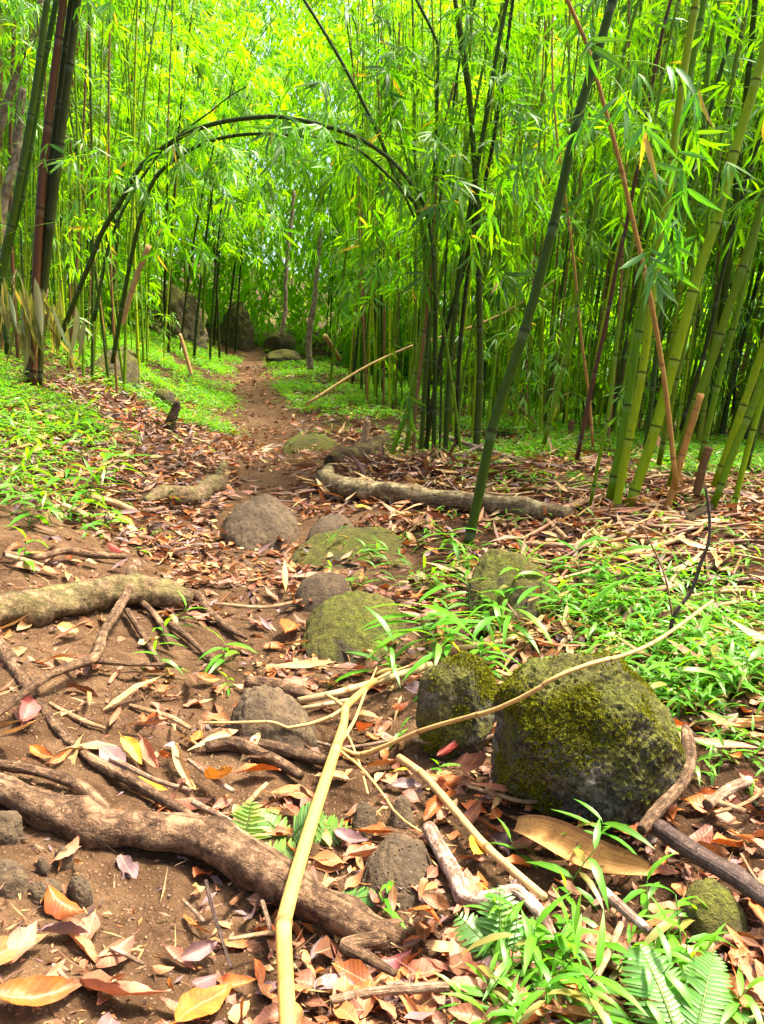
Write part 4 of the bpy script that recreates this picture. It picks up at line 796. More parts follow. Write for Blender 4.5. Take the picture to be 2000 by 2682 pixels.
# ------------------------------------------------------------------ the thicket: prototypes, then copies
PROTO = []
for k in range(12):
    hgt = rng.uniform(4.4, 5.6); r0 = rng.uniform(.016, .026); t = np.linspace(0, 1, 9)
    P = np.stack([.10 * hgt * t * rng.uniform(.3, 1.5) + .10 * hgt * t ** 3 * rng.uniform(-.6, 1.6), .06 * hgt * t ** 2 * rng.normal(0, 1), hgt * t * (1 - .05 * t ** 3)], 1); P[0, 2] = -.12
    mc = MB(); Q, r, nodes, L = culm_tube(mc, P, r0, .004, .33, 8); S = arclen(Q); mf = MB()
    for j in range(34):
        f = rng.uniform(.34, 1) ** .9; q = np.array([np.interp(f * L, S, Q[:, a]) for a in range(3)]); a = rng.uniform(0, 2 * PI)
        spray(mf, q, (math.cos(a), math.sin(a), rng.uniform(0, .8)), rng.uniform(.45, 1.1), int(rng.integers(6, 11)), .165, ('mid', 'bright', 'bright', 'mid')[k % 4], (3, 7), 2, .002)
    PROTO.append((mc.mesh('culm', M['culm']), mf.mesh('foliage', M['leaf'])))
SPOTS = []
def fill(n, cond, xr, yr, mind, lab, grp, keys, scale=(.8, 1.15), hset=None):
    c = 0; tries = 0
    while c < n and tries < n * 200:
        tries += 1; y = yr[0] + (yr[1] - yr[0]) * rng.uniform(0, 1); x = rng.uniform(*xr) if not callable(xr) else rng.uniform(*xr(y))
        if not cond(x - path_x(y), y) or any((x - a) ** 2 + (y - b) ** 2 < mind ** 2 for a, b in SPOTS): continue
        SPOTS.append((x, y)); place(x, y, lab, grp, keys, scale); c += 1
NB = [0]
def place(x, y, lab, grp, keys, scale, rot=None):
    i = int(rng.integers(0, 12)); NB[0] += 1
    root = empty('bamboo', (x, y, H(x, y)), lab, 'bamboo', grp); root.rotation_euler = (rng.normal(0, .03), rng.normal(.02 + .045 * np.clip(x - .5, 0, 3.2), .045), rng.normal(0, .6)); s = rng.uniform(*scale); root.scale = (s, s, s)
    for me, nm in zip(PROTO[i], ('culm', 'foliage')):
        o = bpy.data.objects.new(nm, me); COL.objects.link(o); o.parent = root
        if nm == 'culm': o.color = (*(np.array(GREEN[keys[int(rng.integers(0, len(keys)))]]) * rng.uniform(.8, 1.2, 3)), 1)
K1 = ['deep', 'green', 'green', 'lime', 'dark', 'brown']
# left bank group beside the path
for px, py in ((440, 935), (470, 930), (505, 945), (530, 920), (548, 950), (575, 945), (590, 930), (425, 890), (385, 860), (560, 905), (615, 925), (490, 890)):
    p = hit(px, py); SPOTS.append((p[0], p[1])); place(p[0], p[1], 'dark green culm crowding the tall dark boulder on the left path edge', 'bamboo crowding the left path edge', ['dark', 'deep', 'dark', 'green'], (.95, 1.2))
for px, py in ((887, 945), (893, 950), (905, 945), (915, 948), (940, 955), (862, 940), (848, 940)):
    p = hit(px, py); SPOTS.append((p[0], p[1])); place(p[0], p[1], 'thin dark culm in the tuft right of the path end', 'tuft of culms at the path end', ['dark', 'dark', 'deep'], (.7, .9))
fill(40, lambda dx, y: dx < -1.3 - .05 * y, lambda y: (-.55 * y - .6, -.8 - .12 * y), (6.2, 14), .30, 'green bamboo growing up the left bank behind the dark culms', 'bamboo up the left bank', K1)
fill(42, lambda dx, y: dx > 1.6 + .10 * y, lambda y: (.20 * y, .58 * y + .6), (6.1, 9.4), .18, 'slender bamboo in the dense thicket behind the right-hand stand', 'right-hand thicket', K1, (.8, 1.2))
fill(26, lambda dx, y: dx > .9, lambda y: (-.10 * y, .22 * y), (7.5, 12.5), .26, 'slender bamboo in the thicket behind the central clump', 'thicket behind the central clump', K1, (.75, 1.05))
fill(44, lambda dx, y: abs(dx) > 2.0, lambda y: (-.62 * y, .12 * y), (11.5, 17), .35, 'distant bamboo closing the view beyond the clearing', 'distant bamboo', K1, (1.1, 1.5))

def thicket():
    mb = MB(); c = 0
    while c < 460:
        y = rng.uniform(6.0, 11.0); x = rng.uniform(-.05, .60) * y if c < 330 else rng.uniform(-.60, -.24) * y; dx = x - path_x(y)
        if (c < 330 and dx < 1.0) or (c >= 330 and dx > -1.0) or (0 < x < .18 * y and rng.uniform() < .5): continue
        h = rng.uniform(4.2, 6); ln = rng.normal(.03 + .05 * np.clip(x - .5, 0, 3.4), .05); bx = rng.normal(0, .25); z = float(H(x, y)); t = np.linspace(0, 1, 5)
        P = np.stack([x + ln * h * t + bx * t ** 2, y + rng.normal(0, .2) * t ** 2, z - .1 + h * t], 1); m0 = mb.n; k = np.array(GREEN[('deep', 'green', 'green', 'green', 'lime', 'brown', 'lime')[int(rng.integers(0, 7))]]) * rng.uniform(.8, 1.5)
        culm_tube(mb, P, rng.uniform(.007, .014), .004, .33, 6); mb.C[-1] = np.broadcast_to(k, (mb.n - m0, 3)); c += 1
    o = mb.build('bamboo_thicket', M['thicket']); tag(o, 'countless thin stems crowding the depth of the bamboo grove', 'thicket', None, 'stuff')
thicket()
# ------------------------------------------------------------------ far leafy wood that reads as one mass
def far_wood():
    mb = MB(); n = 260000
    u = rng.uniform(-.62, .66, n) * 1.15; st = 14.2 - 4.0 * sstep(.06, .22, u); yy = 10.5 * rng.uniform(0, 1, n) ** .8; y = st + yy; x = u * y; zz = H0(x, y) + .05 + rng.uniform(0, 1, n) * (1.0 + 11 * sstep(0, 8, yy))
    cl = fbm3(np.stack([x * .7, y * .7, zz * .7], 1), 77, 3); keep = cl > -.16
    gap = (np.abs(x - path_x(y)) < 1.7) & (zz - H0(x, y) < 4.5) & (y < 18.5); keep &= ~gap
    P = np.stack([x, y, zz], 1)[keep]; n = len(P); D = rng.normal(0, .6, (n, 3)) + np.array([0, 0, -.5]); N = np.tile([0., -.2, 1], (n, 1)) + rng.normal(0, .5, (n, 3)); L = rng.uniform(.22, .46, n)
    leaves(mb, P, D, N, L, L * .19, leafcol(n, 'bright'), 2, .4)
    k = 0
    while k < 1100:
        y = rng.uniform(5.9, 10.5); x = rng.uniform(.02, .60) * y if k < 760 else rng.uniform(-.6, -.26) * y
        if abs(x - path_x(y)) < 1.2: continue
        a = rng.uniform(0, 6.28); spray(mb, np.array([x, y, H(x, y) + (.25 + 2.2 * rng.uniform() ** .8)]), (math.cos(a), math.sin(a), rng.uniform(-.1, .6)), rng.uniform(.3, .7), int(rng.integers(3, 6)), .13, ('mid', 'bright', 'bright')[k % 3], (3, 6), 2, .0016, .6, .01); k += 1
    o = mb.build('bamboo_wood', M['leaf']); tag(o, 'mass of bamboo leaves filling the depth of the grove and the far side of the clearing', 'woodland', None, 'stuff')
far_wood()
# ------------------------------------------------------------------ sprouts, ferns, ground cover
def sprout_mesh(h, nl, ll, kind, lean=.15, seg=4, wide=.17, base=0):
    ms, ml = MB(), MB(); t = np.linspace(0, 1, 6)[:, None]; a = rng.uniform(0, 2 * PI)
    Q = np.array([0, 0, -.015]) + np.array([math.cos(a) * lean, math.sin(a) * lean, 1]) * h * t + np.array([math.cos(a), math.sin(a), -.5]) * h * .3 * lean * t ** 2
    tube(ms, Q, np.linspace(.0022, .0010, 6) * (h / .2) ** .5, 6, h / 8, col=(.09, .22, .03))
    f = np.concatenate([np.linspace(.3, 1, nl)]); P = np.stack([np.interp(f, t[:, 0], Q[:, k]) for k in range(3)], 1)
    az = a + np.arange(nl) * PI * .92 + rng.normal(0, .45, nl); el = np.where(f > .93, rng.uniform(.5, 1.2, nl), rng.uniform(.05, .6, nl))
    D = np.stack([np.cos(az) * np.cos(el), np.sin(az) * np.cos(el), np.sin(el)], 1); N = np.tile([0., 0, 1], (nl, 1)) + rng.normal(0, .2, (nl, 3))
    L = ll * rng.uniform(.65, 1.15, nl); leaves(ml, P, D, N, L, L * wide * rng.uniform(.85, 1.15, nl), leafcol(nl, kind), seg, rng.uniform(.3, 1.1, nl), .22)
    return ms.mesh('stem', M['grass']), ml.mesh('foliage', M['grass'])
for me in (): pass
SPR = [sprout_mesh(rng.uniform(.05, .12), int(rng.integers(5, 9)), rng.uniform(.065, .10), 'grass', .35) for _ in range(7)]
BIG = [sprout_mesh(rng.uniform(.13, .22), int(rng.integers(8, 12)), rng.uniform(.15, .20), 'grass', .4, 6, .14) for _ in range(5)]
def put(meshes, p, lab, grp=None, s=1.0, name='bamboo_sprout', rz=None, tilt=(0, 0)):
    r = empty(name, p, lab, 'sprout', grp); r.rotation_euler = (tilt[0], tilt[1], rng.uniform(0, 6.28) if rz is None else rz); r.scale = (s, s, s)
    for me in meshes:
        o = bpy.data.objects.new(me.name.split('.')[0], me); COL.objects.link(o); o.parent = r
for px, py, s, big, lab in (
    (452, 1640, 1.0, 0, 'single upright sprout growing in front of the mossy knuckled root'), (585, 1735, 1.2, 0, 'bright sprout on the path edge behind the small dirt mound'), (400, 1690, .9, 0, 'small sprout under the forked root'), (450, 1772, 1.0, 0, 'low sprout at the tip of the forked root'),
    (600, 1790, .9, 0, 'sprout just left of the short path root'), (60, 1480, 1.3, 0, 'sprout hanging over the wavy brown stick at left'), (690, 1810, .5, 0, 'tiny sprout touching the short path root'),
    (1120, 1690, 1.05, 1, 'large fan leaved bamboo sprout behind the leaning mossy rock'), (960, 1780, .8, 1, 'spreading sprout with long blue green leaves beside the flecked rounded rock'), (1240, 1640, .9, 1, 'long leaved sprout in front of the greenish round rock'), (1310, 1590, .8, 1, 'arching sprout at the right of the greenish round rock'),
    (1225, 1480, .8, 1, 'sprout at the foot of the leaning front culm'), (1380, 1520, .7, 1, 'upright sprout above the greenish round rock'), (1480, 1640, .8, 1, 'broad leaved sprout behind the biggest boulder'), (1600, 1690, .7, 1, 'sprout spilling over the back of the biggest boulder'), (1720, 1830, .75, 1, 'sprout drooping over the right shoulder of the biggest boulder'),
    (1560, 2200, .62, 1, 'slender sprout with drooping leaves in front of the biggest boulder'), (1375, 2230, .9, 0, 'pale tufted sprout at the left end of the big leaf sheath'), (1470, 2310, 1.0, 0, 'spiky upright sprout in front of the big leaf sheath'), (1715, 2100, .8, 0, 'sprout growing against the right face of the biggest boulder'),
    (1700, 2390, .8, 0, 'sprout beside the white barked stick'), (990, 2350, .7, 0, 'small sprout in front of the smooth grey stone'), (1040, 1930, .8, 0, 'sprout at the foot of the leaning mossy rock'), (1165, 2020, .55, 0, 'tiny sprout in the gap left of the biggest boulder'), (1400, 2480, 1.1, 0, 'oval leaved sprout in the bottom right patch, left one'),
    (1330, 2560, .9, 0, 'sprout in the bottom right patch growing beside pink litter'), (1600, 2520, 1.2, 0, 'tall sprout of the bottom right patch beside the big fern'), (1480, 2600, 1.1, 0, 'sprout at the centre of the bottom right patch'), (1250, 2640, .6, 0, 'sprout at the left end of the bottom right patch'),
    (775, 1180, .9, 0, 'curved sprout leaning over the flat mossy stone on the path'), (1500, 1010, .8, 0, 'x') if False else (1905, 1800, .8, 1, 'sprout at the right edge above the dry litter')):
    put((BIG if big else SPR)[int(rng.integers(0, 5))], hit(px, py), lab, None, s)
def scatter(n, box, meshes, lab, grp, s=(.7, 1.2)):
    for _ in range(n):
        px, py = rng.uniform(box[0], box[2]), rng.uniform(box[1], box[3]); p = hit(px, py)
        put(meshes[int(rng.integers(0, len(meshes)))], p, lab, grp, rng.uniform(*s))
scatter(70, (1100, 1520, 2020, 1900), SPR + BIG[:2], 'leafy sprout in the dense green patch behind the biggest boulder', 'sprouts behind the biggest boulder', (.7, 1.15))
scatter(34, (1240, 1470, 1990, 1600), SPR, 'small sprout among dry canes in the right-hand litter', 'sprouts among the dry canes', (.6, 1.1))
scatter(26, (770, 1400, 1260, 1600), SPR, 'small sprout on and around the long mossy slab', 'sprouts around the mossy slab', (.6, 1.0))
scatter(40, (-20, 1120, 300, 1390), SPR + BIG[:1], 'leafy sprout in the green patch on the left bank', 'sprouts on the left bank', (.9, 1.5))
scatter(44, (1240, 2400, 1900, 2680), SPR, 'sprout in the bottom right green patch', 'sprouts in the bottom right patch', (.55, .95))
scatter(14, (1750, 1880, 2000, 2060), SPR, 'sprout in the dry litter right of the biggest boulder', 'sprouts right of the boulder', (.5, .8))
# ferns
def frond(mb, P0, D, N, L, npin, pw, cvec, curl=.3):
    """A feather frond: stalk, and paired leaflets narrowing to the tip."""
    D = norm(np.array(D, float)); N = norm(np.array(N, float)); S = norm(np.cross(D, N)); t = np.linspace(0, 1, npin + 2)
    Q = P0 + D * L * t[:, None] - N * (curl * L * t ** 2)[:, None]; tube(mb, Q, np.linspace(.0022, .0007, len(Q)), 5, L / 20, col=(.16, .24, .05))
    tt = np.repeat(np.linspace(.14, .99, npin), 2); sg = np.tile([1., -1], npin); base = np.stack([np.interp(tt, t, Q[:, k]) for k in range(3)], 1)
    ll = pw * np.sin(np.clip(tt * .93 + .1, 0, 1) * PI) ** .7 + .004; d = S[None] * sg[:, None] + D[None] * .42 - N[None] * .12 + rng.normal(0, .06, (len(tt), 3))
    c = np.array(cvec) * rng.uniform(.8, 1.2, (len(tt), 3)); leaves(mb, base, d, np.tile(N, (len(tt), 1)), ll, np.minimum(ll * .30, L / npin * .92), c, 4, .35, .15, [(.08, .95), (.45, .95), (.82, .55)])
def fern(px, py, label, specs, lift=.0, col=(.075, .24, .03)):
    p = hit(px, py); r = empty('fern', p, label, 'fern')
    for (dx, dy, dz), L, npin, pw, curl in specs:
        mb = MB(); frond(mb, p + np.array([0, 0, lift]), (dx, dy, dz), (-.2 * dx, -.5, .85), L, npin, pw, col, curl); mb.build('frond', M['grass'], r)
fern(1800, 2760, 'big fern with long narrow leaflets in the bottom right corner', [((-.12, .6, .75), .17, 24, .050, .4), ((.5, .6, .9), .18, 24, .036, .45), ((.9, .3, .5), .14, 18, .034, .4)], .0, (.075, .24, .02))
fern(628, 2240, 'pale yellow green fern behind the thickest root left of the cane', [((.12, .35, .9), .13, 15, .045, .12), ((.75, .3, .25), .13, 13, .04, .3), ((-.4, .4, .5), .07, 10, .03, .3)], .0, (.20, .34, .06))
fern(760, 2190, 'small green fern half behind the long yellow cane', [((.35, -.2, .6), .13, 13, .042, .4), ((.8, .1, .35), .12, 12, .04, .4), ((-.5, .2, .4), .10, 11, .036, .3)], .0, (.12, .28, .04))
fern(850, 2345, 'narrow fern frond lying flat above the thickest root', [((1, .1, .12), .14, 18, .022, .1)], .012, (.11, .27, .04))
fern(1310, 2480, 'little fern at the left edge of the bottom right patch', [((.05, .4, .9), .12, 12, .035, .2), ((-.5, .3, .6), .10, 11, .03, .3), ((.6, .2, .6), .10, 11, .03, .3)], .0, (.09, .25, .04))
# low ground cover, uncountable
def cover():
    mb = MB(); PX = []
    n = 110000; y = 2.0 + 20 * rng.uniform(0, 1, n) ** 1.25; x = rng.uniform(-.62, .66, n) * (y + .6); dx = x - path_x(y)
    nz = fbm2(x * 1.6, y * 1.6, 61, 3)
    dens = np.where(dx < 0, np.where(y > 6.3, sstep(.16, .38, -dx), sstep(.30, .7, -dx)) * sstep(2.9, 4.4, y), np.maximum(sstep(.7, 1.3, dx) * sstep(1.4, 2.0, y) * (1 - .85 * sstep(2.6, 3.0, y) * (1 - sstep(4.3, 4.9, y))), sstep(.18, .36, dx) * sstep(5.8, 6.6, y)))
    dens = dens * np.clip(.42 + nz * 3.0, .02, 1) * np.where((dx < 0) & (y < 6.5), .75, 1); keep = rng.uniform(0, 1, n) < dens * .9; x, y = x[keep], y[keep]; n = len(x)
    m = 5; X = np.repeat(x, m); Y = np.repeat(y, m); Z = H(X, Y) + rng.uniform(.01, .075, n * m) * np.clip(.7 + .06 * Y, 0, 1.2)
    X = X + rng.normal(0, .018, n * m); Y = Y + rng.normal(0, .018, n * m); a = rng.uniform(0, 6.28, n * m)
    D = np.stack([np.cos(a), np.sin(a), rng.uniform(-.25, .75, n * m)], 1); N = np.tile([0., 0, 1], (n * m, 1)) + rng.normal(0, .3, (n * m, 3))
    L = rng.uniform(.030, .072, n * m) * np.clip(.8 + .07 * Y, 1, 1.7); leaves(mb, np.stack([X, Y, Z], 1), D, N, L, L * rng.uniform(.10, .20, n * m), leafcol(n * m, 'grass'), 2, .6)
    n = 9000; y = 1.55 + 2.5 * rng.uniform(0, 1, n); x = rng.uniform(.1, 1.0, n) * (.62 * y + .1); dx = x - path_x(y); nz = fbm2(x * 2.6, y * 2.6, 65, 3)
    dens = sstep(.55, .8, dx) * np.where(y < 1.9, .0, 1) * np.clip(.36 + nz * 4.2, .02, 1) * (1 - .92 * sstep(2.55, 2.85, y)); keep = rng.uniform(0, 1, n) < dens * .32; x, y = x[keep], y[keep]; n = len(x); m = 5
    a0 = rng.uniform(0, 6.28, n); hh = rng.uniform(.025, .08, n); k = np.tile(np.arange(m), n); X, Y = np.repeat(x, m), np.repeat(y, m); Z = H(X, Y) + np.repeat(hh, m) * (.5 + .5 * k / (m - 1)); a = np.repeat(a0, m) + k * 2.7 + rng.normal(0, .4, n * m)
    X = X + np.cos(a) * .006; Y = Y + np.sin(a) * .006; D = np.stack([np.cos(a), np.sin(a), rng.uniform(-.1, .7, n * m)], 1); N = np.tile([0., 0, 1], (n * m, 1)) + rng.normal(0, .2, (n * m, 3)); L = rng.uniform(.035, .075, n * m)
    leaves(mb, np.stack([X, Y, Z], 1), D, N, L, L * rng.uniform(.15, .22, n * m), leafcol(n * m, 'grass'), 3, rng.uniform(.3, 1.1, n * m))
    o = mb.build('ground_cover', M['grass']); tag(o, 'low leafy grass covering the forest floor beside the path', 'grass', None, 'stuff')
cover()
# ------------------------------------------------------------------ fallen leaves
def dry_mesh(kind, sd):
    """Dead leaf of unit length along +x, lying on z = 0, curled. luv = (across, along)."""
    rg = np.random.default_rng(sd); nu, nv = 9, 19; v = np.linspace(0, 1, nv); u = np.linspace(-1, 1, nu)
    w = {'ovate': .36, 'broad': .50, 'lance': .24, 'strip': .13}[kind] * rg.uniform(.9, 1.1)
    prof = np.clip(np.sin(PI * np.clip(v, 0, 1) ** (.82 if kind != 'strip' else .7)), 0, 1) ** (.8 if kind != 'strip' else .45); prof[0] = .05; prof[-1] = .015
    edge = 1 + .06 * np.sin(v * rg.uniform(14, 26) + rg.uniform(0, 6)) * (kind != 'strip') + .05 * fbm2(v * 9, v * 0 + sd, sd, 2)
    U, Vv = np.meshgrid(u, v); hw = (w / 2 * prof * edge)[:, None]
    cup = rg.uniform(.15, .95) * rg.choice([1, 1, -1]) ; arch = rg.uniform(-.5, .5); tw = rg.uniform(-.5, .5)
    Y = U * hw; Z = cup * hw * (np.abs(U) ** 1.6) + arch * (.25 - (Vv - .5) ** 2) * .5 + tw * (Vv - .5) * Y + .012 * fbm2(U * 2.2 + 5, Vv * 6 + sd, sd + 3, 3) * 2 * (1 + np.abs(U))
    Z = Z + .05 * np.sin(Vv * rg.uniform(5, 10) + rg.uniform(0, 6)) * U * rg.uniform(.3, 1) * w
    tipc = rg.uniform(0, .35) * np.clip(Vv - .7, 0, 1) ** 2 * 3; Z = Z + tipc
    X = Vv * (1 - .10 * abs(arch)) + .03 * rg.normal() * np.sin(Vv * PI); Y = Y + rg.uniform(-.10, .10) * np.sin(Vv * PI)
    Z = Z - np.percentile(Z, 12); V = np.stack([X - .5, Y, Z], -1).reshape(-1, 3); i = np.arange(nv - 1)[:, None]; j = np.arange(nu - 1)[None]
    Q = np.stack([i * nu + j, i * nu + j + 1, (i + 1) * nu + j + 1, (i + 1) * nu + j], -1).reshape(-1, 4); mb = MB(); mb.add(V, Q, (1, 1, 1), np.stack([U, Vv, 0 * U], -1).reshape(-1, 3))
    if kind != 'strip':
        c = V.reshape(nv, nu, 3)[0, nu // 2]; t = np.linspace(0, 1, 4)[:, None]; tube(mb, c + np.array([-.16, rg.uniform(-.05, .05), rg.uniform(-.01, .05)]) * t, np.linspace(.012, .008, 4), 5, .05)
    return mb
DRY = {k: [dry_mesh(k, 100 + 10 * i + s).mesh('fallen_leaf', M['dry']) for s in range(6)] for i, k in enumerate(('ovate', 'broad', 'lance', 'strip'))}
DC = {'orange': (.36, .092, .010), 'tan': (.34, .140, .043), 'pink': (.32, .120, .062), 'yellow': (.50, .22, .02), 'brown': (.17, .068, .028), 'red': (.34, .045, .03), 'mauve': (.19, .115, .115), 'straw': (.44, .28, .11), 'rust': (.42, .11, .02), 'gold': (.60, .33, .015), 'rose': (.42, .10, .09), 'dark': (.075, .035, .022)}
CW = ['orange', 'tan', 'tan', 'tan', 'pink', 'pink', 'pink', 'pink', 'brown', 'mauve', 'straw', 'rust', 'brown']
from mathutils import Matrix, Vector
def nrm_at(x, y):
    e = .03; return norm(np.array([-(H(x + e, y) - H(x - e, y)) / (2 * e), -(H(x, y + e) - H(x, y - e)) / (2 * e), 1.0]))
def leaf_obj(p, L, ang, col, kind, lab, grp=None, tilt=(0, 0), up=.006, flip=False, var=None):
    me = DRY[kind][int(rng.integers(0, 6)) if var is None else var]; o = bpy.data.objects.new('fallen_leaf', me); COL.objects.link(o)
    n = Vector(nrm_at(p[0], p[1])); x = Vector((math.cos(ang), math.sin(ang), 0)); x = (x - n * x.dot(n)).normalized(); y = n.cross(x)
    m = Matrix((x, y, n)).transposed().to_4x4(); m = m @ Matrix.Rotation(tilt[0], 4, 'X') @ Matrix.Rotation(tilt[1], 4, 'Y')
    m = Matrix.Translation((p[0], p[1], p[2] + up)) @ m @ Matrix.Diagonal((L, L * rng.uniform(.9, 1.1), L, 1)); o.matrix_world = m
    c = np.array(DC[col]) * rng.uniform(.82, 1.18) * rng.uniform(.94, 1.06, 3); o.color = (*np.clip(c, 0, 1), 1); return tag(o, lab, 'leaf', grp)
def named(px, py, lpx, ang, col, kind, lab, tilt=(0, 0), up=.012):
    """A single leaf seen in the photo: ang is its direction on the ground, 0 = to the right, 90 = away."""
    p = hit(px, py); a = math.radians(ang); fore = math.sqrt(math.cos(a) ** 2 + (math.sin(a) * .5) ** 2); L = lpx / F * depth(p) / max(.55, fore); leaf_obj(p, L, a, col, kind, lab, None, tilt, up + abs(math.sin(tilt[1])) * L * .4 + abs(math.sin(tilt[0])) * L * .15)
